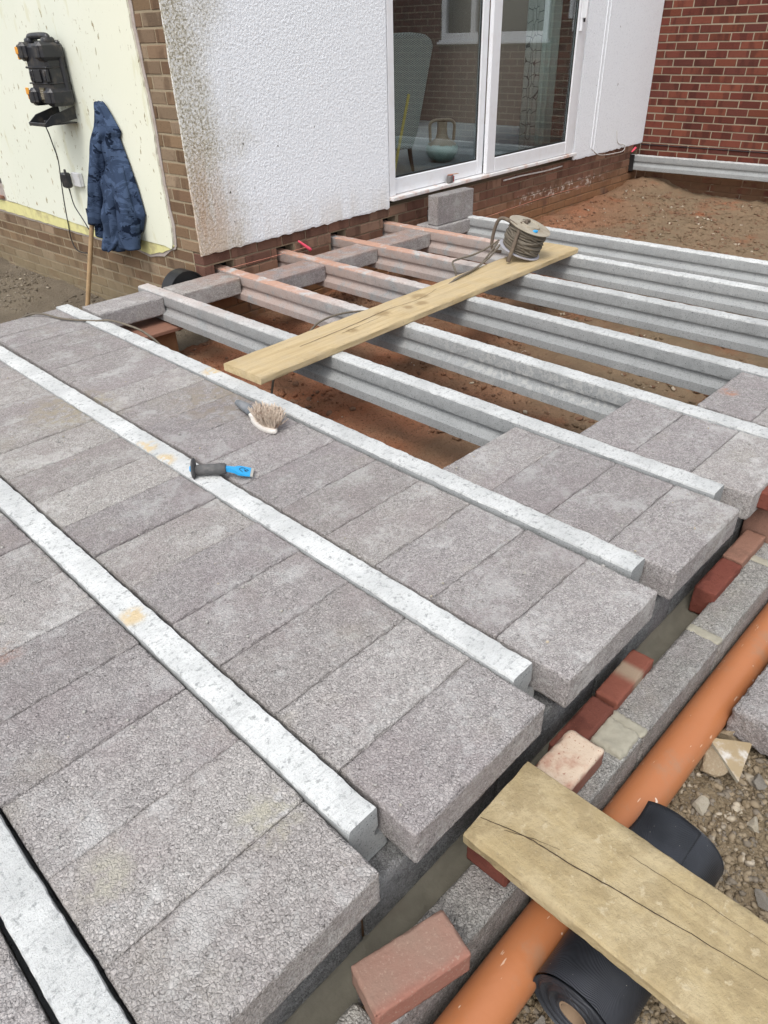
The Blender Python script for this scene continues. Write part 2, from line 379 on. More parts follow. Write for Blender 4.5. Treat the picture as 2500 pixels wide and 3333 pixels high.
M['undercoat'] = mat_plain('grey_plaster_edge', (.40, .35, .32), .9, .15, .002, 50, dirt=(.28, .22, .16))
M['upvc'] = mat_plain('white_upvc', (.80, .81, .83), .28, .02, 0, 30, .5, dirt=(.55, .48, .42), dk=.12)
M['upvc_dirty'] = mat_plain('dusty_white_sill', (.76, .75, .74), .4, .03, 0, 12, .5, dirt=(.55, .30, .2), dk=.8)
M['gasket'] = mat_plain('black_gasket', (.02, .02, .02), .6, .1, 0)
M['black_hole'] = mat_plain('dark_cavity', (.03, .025, .02), .95, .2, 0)  # near-black stands in for shade in wall pockets and behind the window
def mat_glass():
    n = NT('window_glass'); t = n.t
    tr = t.nodes.new('ShaderNodeBsdfTransparent'); tr.inputs[0].default_value = (.84, .88, .87, 1)
    gl = t.nodes.new('ShaderNodeBsdfGlossy'); gl.inputs['Roughness'].default_value = .0; gl.inputs[0].default_value = (.93, .96, 1, 1)
    lw = t.nodes.new('ShaderNodeNewGeometry'); dp = t.nodes.new('ShaderNodeVectorMath'); dp.operation = 'DOT_PRODUCT'
    t.links.new(lw.outputs['Normal'], dp.inputs[0]); t.links.new(lw.outputs['Incoming'], dp.inputs[1])
    sch = n.m('POWER', n.m('SUBTRACT', 1.0, n.m('ABSOLUTE', dp.outputs['Value']), clamp=True), 5.0)
    fac = n.m('MULTIPLY', n.m('ADD', .04, n.m('MULTIPLY', sch, .96)), 1.9, clamp=True)
    mx = t.nodes.new('ShaderNodeMixShader'); t.links.new(fac, mx.inputs[0])
    t.links.new(tr.outputs[0], mx.inputs[1]); t.links.new(gl.outputs[0], mx.inputs[2]); t.links.new(mx.outputs[0], n.out.inputs[0])
    return n.mat
M['glass'] = mat_glass()
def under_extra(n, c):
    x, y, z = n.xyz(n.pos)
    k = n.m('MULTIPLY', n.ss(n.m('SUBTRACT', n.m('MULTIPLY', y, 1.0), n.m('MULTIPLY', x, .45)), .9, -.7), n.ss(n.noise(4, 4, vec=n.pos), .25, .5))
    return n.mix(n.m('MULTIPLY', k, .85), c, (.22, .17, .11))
M['soil_red'] = mat_soil('red_underfloor_soil', (.28, .115, .060), (.35, .165, .095), (.21, .13, .08), under_extra)
M['soil_left'] = mat_soil('grey_brown_soil', (.165, .135, .10), (.205, .17, .125), (.14, .115, .085))
M['soil_tan'] = mat_soil('tan_spoil', (.245, .19, .12), (.30, .235, .155), (.20, .155, .10), stones=.6)
def mat_stone(name, a, b):
    n = NT(name); n.co = n.obj
    c = n.mix(n.ss(n.vor(30, out='Color'), .2, .8), a, b) if False else n.mix(n.noise(45, 3, .5), a, b)
    c = n.mix(n.ss(n.noise(16, 2, .5), .58, .64), c, (.44, .38, .29))
    return n.done(c, .92, n.bump(n.noise(200, 3), .001), .2)
M['stone_tan'] = mat_stone('tan_gravel', (.20, .155, .10), (.34, .275, .19))
M['stone_red'] = mat_stone('reddish_gravel', (.12, .065, .04), (.24, .14, .09))
M['stone_grey'] = mat_stone('grey_gravel', (.13, .11, .085), (.26, .22, .17))
def mat_wood(name, a, b, mud, axis=0, crack=0):
    n = NT(name); st = [1.6, 1.6, 1.6]; 
    for i in range(3): st[i] = .9 if i == axis else 14
    g = n.noise(3.2, 5, .6, stretch=tuple(st), dist=.6); c = n.mix(n.ss(g, .3, .7), a, b)
    c = n.mix(n.m('MULTIPLY', n.ss(n.noise(9, 5, .65), .42, .62), .55), c, mud)
    c = n.mix(n.m('MULTIPLY', n.ss(n.noise(70, 4, .7), .58, .7), .5), c, tuple(q*.6 for q in mud))
    return n, c, g
n_, c_, g_ = mat_wood('muddy_scaffold_timber', (.34, .265, .145), (.42, .335, .19), (.46, .38, .24), axis=1)
c_ = n_.mix(n_.m('MULTIPLY', n_.ss(n_.noise(14, 6, .7), .46, .60), .6), c_, (.29, .225, .125)); c_ = n_.mix(n_.m('MULTIPLY', n_.ss(n_.noise(30, 5, .7), .58, .66), .7), c_, (.50, .42, .28))
M['wood_near'] = n_.done(c_, .9, n_.bump(n_.m('ADD', n_.noise(14, 6, .7), n_.m('MULTIPLY', n_.noise(60, 4, .7), .5)), .008, 1.), .15)
n_, c_, g_ = mat_wood('pale_scaffold_timber', (.43, .325, .175), (.54, .425, .25), (.46, .37, .235), axis=1)
for p, r_ in (((2.02, 1.74, .05), .06), ((2.36, 1.79, .05), .07), ((2.18, 1.71, .05), .04), ((1.74, 1.68, .05), .04), ((2.28, 1.70, .05), .05)):
    c_ = n_.mix(n_.m('MULTIPLY', n_.m('MULTIPLY', n_.spot(p, r_), n_.ss(n_.noise(24), .36, .5)), .75), c_, (.27, .19, .095))
M['wood_far'] = n_.done(c_, .8, n_.bump(n_.m('ADD', g_, n_.noise(60, 4, .7)), .002, 1.), .25)
M['crack'] = mat_plain('dark_split', (.06, .04, .025), 1, .2, 0)
def mat_pipe():
    n = NT('orange_drain_plastic'); c = n.mix(n.noise(3, 3), (.40, .145, .055), (.46, .18, .075))
    c = n.mix(n.m('MULTIPLY', n.ss(n.noise(9, 5, .7, stretch=(.5, 1, 1)), .56, .72), .5), c, (.36, .17, .09))
    c = n.mix(n.m('MULTIPLY', n.ss(n.noise(5, 6, .7), .52, .68), .45), c, (.30, .20, .13)); s1 = n.noise(70, 2, .5, stretch=(.35, 1.6, 1)); c = n.mix(n.m('MULTIPLY', n.ss(s1, .715, .74), .75), c, (.70, .50, .36))
    c = n.mix(n.ss(n.noise(38, 2, .5), .76, .78), c, (.74, .60, .48))
    return n.done(c, n.ss(n.noise(20), .3, .7, .32, .5), n.bump(n.noise(60, 3), .0006), .45)
M['pipe'] = mat_pipe()
def mat_dpc():
    n = NT('black_ribbed_membrane'); x, y, z = n.xyz(n.obj)
    wv = n.m('SINE', n.m('MULTIPLY', n.m('ADD', n.noise(5, 2, .4, vec=n.obj), n.m('MULTIPLY', x, 4.0)), 330))
    c = n.mix(n.ss(n.noise(9, 4), .3, .7), (.016, .018, .022), (.035, .038, .046))
    c = n.mix(n.ss(n.vor(55, vec=n.obj), .06, .03), c, (.4, .38, .34))
    return n.done(c, .42, n.bump(n.m('ADD', wv, n.noise(12, 2)), .0003, .6), .4)
M['dpc'] = mat_dpc()
M['card'] = mat_plain('cardboard_core', (.26, .18, .115), .9, .1, .0005)
M['black_plastic'] = mat_plain('black_plastic', (.017, .018, .022), .38, .3, .0004, 60, .5, dirt=(.09, .075, .06), dk=.5)
M['black_sheet'] = mat_plain('black_sheet_plastic', (.02, .02, .02), .5, .2, 0, 30)
M['amber'] = mat_plain('amber_plastic', (.75, .33, .04), .5, .15, 0)
M['plate'] = mat_plain('worn_info_plate', (.10, .085, .05), .6, .5, 0, 300)
M['steel'] = mat_plain('dusty_reel_metal', (.36, .32, .25), .55, .15, .0005, 25, .4, dirt=(.22, .17, .11), dk=.6)
M['grey_plastic'] = mat_plain('pale_grey_plastic', (.42, .42, .46), .5, .1, 0, 25, .4, dirt=(.25, .2, .17))
M['cable_mud'] = mat_plain('muddy_cable', (.135, .115, .088), .8, .25, .001, 80, dirt=(.2, .165, .12))
M['cable_black'] = mat_plain('black_flex', (.02, .02, .022), .5, .2, 0)
M['handle_tube'] = mat_plain('rusty_muddy_tube', (.13, .10, .075), .8, .3, .001, 60, dirt=(.22, .17, .12))
M['red_dark'] = mat_brick('dark_red_loose_brick', (.165, .052, .036), (.135, .043, .031), (.185, .065, .046))
M['brick_pale'] = mat_brick('pink_loose_brick', (.29, .155, .11), (.32, .18, .13), (.28, .16, .12))
def mat_cap():
    n = NT('limewashed_brick'); c = n.mix(n.ss(n.noise(10, 4, .6), .32, .52), (.38, .20, .14), (.56, .45, .345))
    c = n.mix(n.ss(n.noise(120, 3, .7), .6, .7), c, (.30, .14, .10)); z = n.xyz(n.obj)[2]
    c = n.mix(n.ss(z, .052, .062, .85, 0), c, (.19, .06, .042))
    return n.done(c, .92, n.bump(n.noise(90, 4, .7), .003), .2)
M['brick_lime'] = mat_cap()
def mat_bigbrick():
    n = NT('worn_pink_brick'); x, y, z = n.xyz(n.obj)
    band = n.ss(n.m('ADD', y, n.m('MULTIPLY', n.noise(12), .03)), -.01, -.035); c = n.mix(n.noise(14, 3), (.29, .15, .115), (.27, .195, .15))
    c = n.mix(n.m('MULTIPLY', band, .5), c, (.30, .10, .07)); c = n.mix(n.m('MULTIPLY', n.ss(n.noise(150, 3, .7), .56, .68), .6), c, (.38, .27, .21))
    return n.done(c, .9, n.bump(n.noise(80, 4, .7), .0022), .2)
M['brick_pink'] = mat_bigbrick()
def mat_band():
    n = NT('red_brick_with_pale_band'); x, y, z = n.xyz(n.obj)
    k = n.m('MULTIPLY', n.ss(x, -.03, .01), n.ss(x, .055, .03)); c = n.mix(n.noise(30, 3), (.23, .082, .056), (.18, .062, .042)); c = n.mix(n.m('MULTIPLY', k, .75), c, (.34, .28, .20))
    return n.done(c, .9, n.bump(n.noise(90, 4, .7), .002), .2)
M['brick_band'] = mat_band()
M['cement'] = mat_plain('smeared_cement', (.135, .125, .098), .95, .25, .006, 25, dirt=(.13, .115, .09), dk=.9)
M['cement_pale'] = mat_plain('pale_mortar_droppings', (.33, .31, .245), .95, .2, .004, 40)
M['inner_block'] = mat_block('shaded_blockwork', (.19, .19, .185), .27, .3)  # darker copy of the block colour, shade of the trench put in
M['brown_dpc'] = mat_plain('dusty_brown_slate', (.24, .12, .08), .8, .2, .001)
def mat_jacket():
    n = NT('blue_camouflage_fleece'); v = n.vm('MULTIPLY', n.obj, (1, 1, 1.9)); f = n.noise(7.5, 5, .68, vec=v, dist=.7)
    c = n.mix(n.ss(f, .47, .50), (.060, .090, .155), (.036, .055, .098)); c = n.mix(n.ss(n.noise(8.5, 4, .65, vec=n.vm('ADD', v, (3, 1, 2)), dist=.6), .575, .595), c, (.011, .018, .036))
    return n.done(c, .95, n.bump(n.noise(260, 3), .001), .1)
M['jacket'] = mat_jacket()
M['jacket_lining'] = mat_plain('navy_lining', (.012, .018, .035), .95, .2, 0)
M['broom_wood'] = mat_plain('worn_handle_wood', (.40, .27, .145), .6, .15, .0004, 18, dirt=(.26, .17, .09))
M['blue_paint'] = mat_plain('bright_blue_paint', (.03, .36, .72), .4, .06, 0, 20, .4)
M['worn_steel'] = mat_plain('worn_chisel_edge', (.45, .43, .38), .5, .15, 0, 60)
M['rubber'] = mat_plain('dusty_black_rubber', (.085, .085, .085), .75, .25, .001, 30, .3, dirt=(.2, .19, .18), dk=.6)
M['ink'] = mat_plain('black_print', (.02, .03, .05), .6, .1, 0)
M['brush_grip'] = mat_plain('grey_brush_grip', (.12, .135, .15), .5, .15, 0, 40, dirt=(.3, .3, .3))
M['brush_white'] = mat_plain('white_brush_stock', (.66, .63, .58), .55, .08, 0, 40, dirt=(.4, .3, .24))
M['bristle'] = mat_plain('dusty_bristle', (.56, .47, .38), .9, .45, 0, 160, dirt=(.26, .15, .11), dk=.7)
M['pink'] = mat_plain('fluorescent_pink_plastic', (.86, .10, .16), .5, .08, 0)
M['pink_string'] = mat_plain('pink_builders_line', (.85, .35, .25), .8, .1, 0)
M['white_wire'] = mat_plain('white_cable', (.60, .58, .55), .6, .1, 0, dirt=(.35, .28, .22))
M['tape_grey'] = mat_plain('grey_tape_case', (.16, .15, .145), .6, .25, .0005, 60)
M['tape_red'] = mat_plain('red_tape_label', (.48, .045, .04), .5, .2, 0, 60)
M['pencil'] = mat_plain('dusty_pencil', (.52, .33, .22), .7, .15, 0)
M['white_box'] = mat_plain('white_socket', (.66, .66, .66), .4, .06, 0, 40, dirt=(.4, .38, .33))
M['carpet'] = mat_plain('blue_grey_carpet', (.24, .27, .29), 1, .15, .002, 180)
M['room_wall'] = mat_plain('interior_emulsion', (.22, .19, .165), .9, .06, 0)
def mat_knit():
    n = NT('zigzag_upholstery'); x, y, z = n.xyz(n.obj)
    zz = n.m('SINE', n.m('MULTIPLY', n.m('ADD', z, n.m('MULTIPLY', n.m('PINGPONG', x, .02), .8)), 420))
    return n.done(n.mix(n.ss(zz, -.3, .3), (.17, .19, .185), (.52, .55, .53)), .95, None, .1)
M['knit'] = mat_knit()
M['dark_wood'] = mat_plain('dark_chair_leg', (.05, .025, .02), .4, .2, 0)
def mat_vase():
    n = NT('glazed_stoneware'); x, y, z = n.xyz(n.obj); zz = n.m('ADD', z, n.m('MULTIPLY', n.noise(22, 3), .05))
    c = n.mix(n.ss(zz, .165, .18), n.mix(n.ss(zz, .03, .15), (.05, .16, .15), (.55, .70, .66)), (.45, .36, .27)); return n.done(c, .3, None, .5)
M['vase'] = mat_vase()
def mat_curtain(pattern):
    n = NT('patterned_curtain' if pattern else 'sheer_curtain')
    if pattern:
        v = n.vor(13, 'DISTANCE_TO_EDGE', vec=n.vm('MULTIPLY', n.obj, (1.3, 0, .75)), rnd_=.5)
        c = n.mix(n.ss(v, .02, .045), (.16, .16, .16), (.52, .52, .49))
    else: c = n.mix(n.noise(20, 3, stretch=(1, 1, .05)), (.48, .56, .53), (.62, .70, .66))
    return n.done(c, .9, None, .1)
M['curtain'] = mat_curtain(True); M['sheer'] = mat_curtain(False)
M['white_shard'] = mat_plain('white_glazed_face', (.36, .28, .17), .6, .1, .002, 40, .3, dirt=(.62, .60, .56), dk=.95)
M['yellow_level'] = mat_plain('yellow_rule', (.55, .45, .13), .5, .1, 0)
M['outer_pipe_white'] = mat_plain('white_plastic', (.62, .62, .62), .4, .1, 0)

# ------------------------------------------------------------------ ground
def fbm(x, y, sc, o=0, oc=4):
    v = 0; a = 1; t = 0
    for k in range(oc):
        v += a*mn.noise(Vector((x*sc+o, y*sc-o, o*.37))); t += a; a *= .55; sc *= 2.1
    return v/t
def sheet(name, xs, ys, zf, mats, mf, **k):
    nx, ny = len(xs), len(ys)
    V = [(x, y, zf(x, y)) for y in ys for x in xs]; F = []; mi = []
    for j in range(ny-1):
        for i in range(nx-1):
            F.append((j*nx+i, j*nx+i+1, (j+1)*nx+i+1, (j+1)*nx+i)); mi.append(mf((xs[i]+xs[i+1])/2, (ys[j]+ys[j+1])/2))
    me = bpy.data.meshes.new(name); me.from_pydata(V, [], F)
    for m_ in mats: me.materials.append(m_)
    me.polygons.foreach_set('material_index', mi); me.shade_smooth()
    o = link(name, me); o['kind'] = 'structure'; return o
def rng(a, b, st): return list(np.arange(a, b, st))
WA = math.atan(.046); W0 = Vector((1.93, 3.265, 0))
WD = Vector((math.cos(WA), math.sin(WA), 0)); WI = Vector((-math.sin(WA), math.cos(WA), 0))
def H(s, t, z): return W0+WD*s+WI*t+Vector((0, 0, z))     # house frame: s along white wall, t into house
def loc_st(x, y):
    p = Vector((x, y, 0))-W0; return p.dot(WD), p.dot(WI)
def ground_z(x, y):
    s, t = loc_st(x, y)
    if y < -.47: return -.47                                   # under the spoil sheet
    if y < -.28: return -.6
    if t > -.12 and s < .02 and y > 3.1:                       # garden left of the house
        z = -.425+.045*fbm(x, y, 1.2, 3)+.016*fbm(x, y, 9, 5)+.006*fbm(x, y, 40, 9, 2)
        return z+.06*max(0, min(1, (t-2.2)/2))
    z = -.365+.04*fbm(x, y, 1.5, 1)+.035*fbm(x, y, 7, 2)+.018*fbm(x, y, 24, 4, 3)
    z += .13*math.exp(-((s-6.15)**2/.35+(t+.25)**2/.10))+.05*math.exp(-((s-5.0)**2/1.5+(t+.1)**2/.02))
    return z
gx = [-60, -25, -10, -5, -3, -2, -1.5]+rng(-1.2, 1.0, .05)+rng(1.0, 8.2, .02)+[8.6, 9.5, 12, 20, 40, 60]
gy = [-60, -25, -10, -5, -3, -2, -1.5, -1, -.6]+rng(-.5, 3.35, .02)+rng(3.35, 7, .04)+[7.5, 9, 12, 20, 40, 60]
def gmat(x, y):
    s, t = loc_st(x, y)
    return 1 if ((s < .05 and y > 3.25) or abs(x) > 9.5 or y > 8 or y < -3) else (2 if y < -.5 else 0)
sheet('ground', gx, gy, ground_z, [M['soil_red'], M['soil_left'], M['soil_tan']], gmat)
def spoil_z(x, y):
    z = -.435+.05*fbm(x, y, 2.2, 8)+.026*fbm(x, y, 9, 12)+.013*fbm(x, y, 32, 14, 3)
    z += .05*max(0, min(1, (-.75-y)/.35))*max(0, min(1, (x-.1)/.8))
    return z
sheet('spoil_heap', rng(-1.2, 2.6, .011), rng(-1.7, -.462, .011), spoil_z, [M['soil_tan']], lambda x, y: 0)
sheet('cavity_fill', rng(-1.2, 3.2, .02), rng(-.40, -.27, .013), lambda x, y: -.312+.009*fbm(x, y, 12, 2)+.03*max(0, 1-abs(y+.292)/.02)-.04*max(0, 1-abs(x-.05)/.03)*max(0, 1-abs(y+.345)/.02), [M['cement']], lambda x, y: 0)

# loose stones as baked meshes
ICO = None
def ico(sub):
    bm = bmesh.new(); bmesh.ops.create_icosphere(bm, subdivisions=sub, radius=1)
    V = np.array([v.co[:] for v in bm.verts]); F = np.array([[v.index for v in f.verts] for f in bm.faces]); bm.free(); return V, F
def stones(name, pts, sizes, mats, flat=.62, seed=1, sub=1):
    rs = np.random.RandomState(seed); V0, F0 = ico(sub); n = len(pts); nv = len(V0)
    A = rs.normal(size=(n, 3, 3)); Q = np.linalg.qr(A)[0]
    sc = np.stack([rs.uniform(.7, 1.3, n), rs.uniform(.6, 1.1, n), rs.uniform(.45, .9, n)], 1)*np.array(sizes)[:, None]
    J = 1+rs.uniform(-.28, .22, (n, nv, 1))
    P = V0[None]*J*sc[:, None, :]; P = np.einsum('nij,nvj->nvi', Q, P); P[:, :, 2] *= flat; P += np.array(pts)[:, None, :]
    F = (F0[None]+(np.arange(n)*nv)[:, None, None]).reshape(-1, 3)
    me = bpy.data.meshes.new(name); me.vertices.add(n*nv); me.vertices.foreach_set('co', P.reshape(-1).astype(np.float32))
    me.loops.add(len(F)*3); me.loops.foreach_set('vertex_index', F.reshape(-1).astype(np.int32))
    me.polygons.add(len(F)); me.polygons.foreach_set('loop_start', np.arange(0, len(F)*3, 3, dtype=np.int32)); me.polygons.foreach_set('loop_total', np.full(len(F), 3, np.int32))
    for m_ in mats: me.materials.append(m_)
    if len(mats) > 1: me.polygons.foreach_set('material_index', np.repeat(rs.randint(0, len(mats), n), len(F0)).astype(np.int32))
    me.update(calc_edges=True); me.validate(); return link(name, me)
def scatter(n, x0, x1, y0, y1, zf, smin, smax, seed, cond=None, pw=3.0, clump=None):
    r = random.Random(seed); P = []; Z = []
    while len(P) < n:
        x = r.uniform(x0, x1); y = r.uniform(y0, y1)
        if cond and not cond(x, y): continue
        if clump is not None and mn.noise(Vector((x*clump, y*clump, seed)))+r.uniform(-.25, .25) < .0: continue
        s_ = smin+(smax-smin)*r.random()**pw
        P.append((x, y, zf(x, y)+s_*.18)); Z.append(s_)
    return P, Z
P, Z = scatter(26000, -.35, 2.0, -1.3, -.49, spoil_z, .003, .015, 3, pw=2.6)
P2, Z2 = scatter(130, -.3, 1.8, -1.25, -.56, spoil_z, .014, .026, 33, pw=1.5); P += P2; Z += Z2
tag(stones('gravel', P, Z, [M['stone_tan'], M['stone_grey'], M['soil_tan'], M['soil_tan'], M['stone_tan']], seed=4), 'tan broken stone and gravel on the spoil beside the orange pipe', 'gravel', kind='stuff')
P, Z = scatter(9000, .6, 7.9, -.2, 3.3, ground_z, .005, .026, 5, cond=lambda x, y: loc_st(x, y)[1] < -.02 and loc_st(x, y)[0] < 6.2, pw=3, clump=2.2)
tag(stones('soil_clods', P, Z, [M['stone_red'], M['soil_red'], M['soil_red']], seed=6), 'small clods and pebbles on the red soil under the beams', 'soil clods', kind='stuff')
P, Z = scatter(1500, 4.6, 7.9, 1.6, 3.4, ground_z, .006, .024, 15, cond=lambda x, y: loc_st(x, y)[1] < -.02 and loc_st(x, y)[0] < 6.2, pw=2.2)
tag(stones('rubble', P, Z, [M['stone_red'], M['soil_red'], M['soil_red']], seed=16), 'rubble and crumbled soil in the far corner beyond the last beam', 'rubble', kind='stuff')
P, Z = scatter(5000, -1.5, 1.9, 3.5, 6.6, ground_z, .005, .02, 9, cond=lambda x, y: loc_st(x, y)[0] < -.02, pw=3, clump=1.6)
tag(stones('pebbles', P, Z, [M['stone_grey'], M['soil_left']], seed=8), 'small grey pebbles on the bare soil beside the cream wall', 'pebbles', kind='stuff')

# individual larger rocks
V2, F2 = ico(3)
def rock_mesh(seed, m_):
    out = []; o = Vector((seed*3.3, seed, 0))
    for v in V2:
        p = Vector(v); 
        for c_ in range(11):
            dd = mn.random_unit_vector() if False else Vector((math.sin(c_*2.4+seed*1.9), math.cos(c_*1.7+seed), math.sin(c_*3.9+seed*.7))).normalized(); lim = .62+.22*math.sin(c_*5.1+seed*2)
            e = p.dot(dd)
            if e > lim: p = p-dd*(e-lim)
        q = p*(1+.12*mn.noise(Vector(v)*1.3+o)+.07*mn.noise(p*4+o)+.03*mn.noise(p*9+o)); out.append(tuple(q))
    me = bpy.data.meshes.new('rock'); me.from_pydata(out, [], [tuple(f) for f in F2.tolist()]); me.materials.append(m_); return me
M['rock_tan'] = mat_plain('tan_rock', (.32, .25, .165), .95, .25, .004, 30, .2, dirt=(.45, .39, .29))
M['rock_grey'] = mat_plain('grey_rock', (.25, .225, .19), .95, .25, .004, 30, .2, dirt=(.4, .37, .32))
M['rock_pale'] = mat_plain('pale_rock', (.47, .42, .33), .95, .2, .004, 30, .2, dirt=(.3, .24, .16))
RK = [rock_mesh(i, M[k]) for i, k in enumerate(('rock_tan', 'rock_grey', 'rock_pale'), 1)]
def rock(x, y, r_, k, label, sq=.65, rz=0, group=None, dz=.3):
    o = link('rock', RK[k], None, (x, y, spoil_z(x, y)+r_*dz), (rnd.uniform(-.3, .3), rnd.uniform(-.3, .3), rz), (r_, r_*.8, r_*sq)); tag(o, label, 'rock', group)
rock(.92, -.605, .075, 0, 'large flat tan rock beneath the white-faced shard', .5, .3)
rock(.985, -.565, .045, 2, 'pale pointed rock between the orange pipe and the large tan rock', .9, 1)
rock(1.02, -.60, .055, 0, 'brown rock tucked behind the broken grey block corner', .9, 2)
rock(.76, -.64, .034, 2, 'pale angular rock beside the pipe below the shard', .8, .5)
rock(.60, -.585, .026, 2, 'small pale rock touching the black membrane roll', .8, .8)
rock(.66, -.60, .028, 1, 'pale grey stone in the dip between pipe and roll', .7, .2)
rock(.05, -.62, .030, 1, 'smooth grey egg-shaped stone left of the membrane roll end', .9, .2)
rock(.0, -.60, .032, 0, 'lumpy tan stone beside the orange pipe near the bottom edge', .8, 1.2)
rock(.93, -.72, .030, 1, 'grey stone just right of the triangular shard', .6, .4)
rock(.62, -.86, .034, 1, 'flat blue-grey stone right of the membrane roll', .35, 1.3)
rock(.80, -.76, .028, 2, 'cream coloured stone on the spoil right of the shard tip', .7, .9)
# ------------------------------------------------------------------ house (local frame: x=s along white wall, y=t, z)
house = empty('house', W0, WA); tag(house, 'white roughcast house corner with cream side wall and sliding patio door', 'house')
LEN, HB, J, DEP = .215, .065, .010, .1025
UNIT = MB().cbox((-.5, -.5, -.5), (.5, .5, .5), .03)
def unit_brick(m_):
    V = []; L = (.215, .1025, .065); b = .0035
    v, f = chamfer((-L[0]/2, -L[1]/2, -L[2]/2), (L[0]/2, L[1]/2, L[2]/2), b)
    out = []
    for k in range(4):
        r = random.Random(k); mb = MB(); mb.add([(x+r.uniform(-.0016, .0016), y+r.uniform(-.0012, .0012), z+r.uniform(-.0014, .0014)) for x, y, z in v], f); out.append(mb.mesh('brick', m_))
    return out
BM = {k: unit_brick(M[k]) for k in ('brick_old', 'brick_plinth', 'brick_red')}
def bricks(parent, k, lst, limit=10**9, stuff='brickwork'):
    """lst: (centre xyz, size along wall, height, axis)"""
    mb = MB()
    for i, (c, L, hh, ax) in enumerate(lst):
        pr = rnd.uniform(-.002, .002)
        if i < limit:
            o = link('brick', BM[k][rnd.randrange(4)], parent, (c[0]+(pr if ax else 0), c[1]+(0 if ax else pr), c[2]), (rnd.uniform(-.006, .006), 0, PI/2 if ax else 0), (L/.215, 1, hh/.065))
        else:
            a, d = (L/2, DEP/2) if not ax else (DEP/2, L/2)
            mb.cbox((c[0]-a+(pr if ax else 0), c[1]-d+(0 if ax else pr), c[2]-hh/2), (c[0]+a+(pr if ax else 0), c[1]+d+(0 if ax else pr), c[2]+hh/2), .003)
    if mb.v: mb.build(stuff, M[k], parent)['kind'] = 'stuff'
def cut(a, b, holes):
    out = [(a, b)]
    for h0, h1 in holes:
        nx_ = []
        for p, q in out:
            if h1 <= p or h0 >= q: nx_.append((p, q))
            else:
                if h0-p > .025: nx_.append((p, h0))
                if q-h1 > .025: nx_.append((h1, q))
        out = nx_
    return out
# beams: (centre x at y=0, centre x at y=3.3)
BEAMS = [(-.575, -.575), (-.050, -.052), (.482, .470), (1.036, 1.010), (1.572, 1.534), (2.074, 2.082), (2.634, 2.616), (3.272, 3.148), (3.838, 3.726), (4.390, 4.290)]
hs_ = []
for i in range(5, 10):
    s, t = loc_st(BEAMS[i][1], 3.31); hs_.append((s-.078, s+.085))
KS = 6.105
hs_.append((KS-.09, KS+.075))
front = []; left = []
for k in range(0, 7):
    zt = .12-.075*k; zc = zt-HB/2; holes = hs_ if k in (1, 2, 3) else []
    A = (k % 2 == 0)
    s = 0.0; first = True
    while s < 6.24:
        L = (LEN if A else DEP) if first else LEN
        e = min(s+L, 6.245)
        for p, q in cut(s, e, holes): front.append(((( p+q)/2, DEP/2, zc), q-p, HB, 0, k))
        s += L+J; first = False
front.sort(key=lambda b: b[4])
kk = 0
for k in range(-20, 8):
    zt = .12-.075*k; zc = zt-HB/2; A = (k % 2 == 0)
    t = 0.0
    if k < 0:
        seq = [(0, DEP), (DEP+J, DEP+J+LEN)] if A else [(0, LEN), (LEN+J, LEN+J+DEP)]
        for p, q in seq: left.append(((DEP/2, (p+q)/2, zc), q-p, HB, 1, k))
    else:
        t = DEP+J
        first = not A and True
        if A: t = DEP+J
        else: t = DEP+J
        L0 = LEN if A else DEP
        firstb = True
        while t < 3.3:
            L = L0 if firstb else LEN
            left.append(((DEP/2, t+L/2, zc), L, HB, 1, k)); t += L+J; firstb = False
            if k == 0 and t > .75: break
nf = [b[:4] for b in front if b[4] < 6]; rest = [b[:4] for b in front if b[4] >= 6]
bricks(house, 'brick_plinth', nf); bricks(house, 'brick_plinth', rest, 0, 'buried_brickwork')
lf = [b[:4] for b in left if b[4] < 7 and (b[4] > -19)]; lr = [b[:4] for b in left if not (b[4] < 7 and b[4] > -19)]
bricks(house, 'brick_old', lf, 130); bricks(house, 'brick_old', lr, 0, 'buried_brickwork')
# mortar backing, with gaps left at the beam pockets
mb = MB()
for p, q in cut(.006, 6.24, hs_): mb.box((p, .007, -.6), (q, .098, .125))
for p, q in hs_: mb.box((p, .007, -.6), (q, .098, -.182)); mb.box((p, .0072, .0452), (q, .0978, .1248))
mb.build('mortar', M['mortar_old'], house)
mb = MB().box((.0025, .104, -.6), (.098, 5.2, .13)); mb.box((.003, .012, .1302), (.0978, .34, 2.7)); mb.build('mortar', M['mortar_side'], house)
MB().box((.01, .13, -.6), (6.2, .16, .12)).build('inner_leaf_void_black', M['black_hole'], house)  # inner wall coloured near-black so the beam pockets look unlit
mb = MB().box((.03, .03, .126), (1.79, .28, 2.75)); mb.box((4.64, .03, .126), (6.25, .28, 2.75)); mb.box((1.79, .03, 2.12), (4.64, .28, 2.75)); mb.box((.10, .285, .13), (.28, 5.2, 2.75)); mb.box((1.79, .20, .10), (4.64, .28, .2))
mb.build('wall_core', M['room_wall'], house)
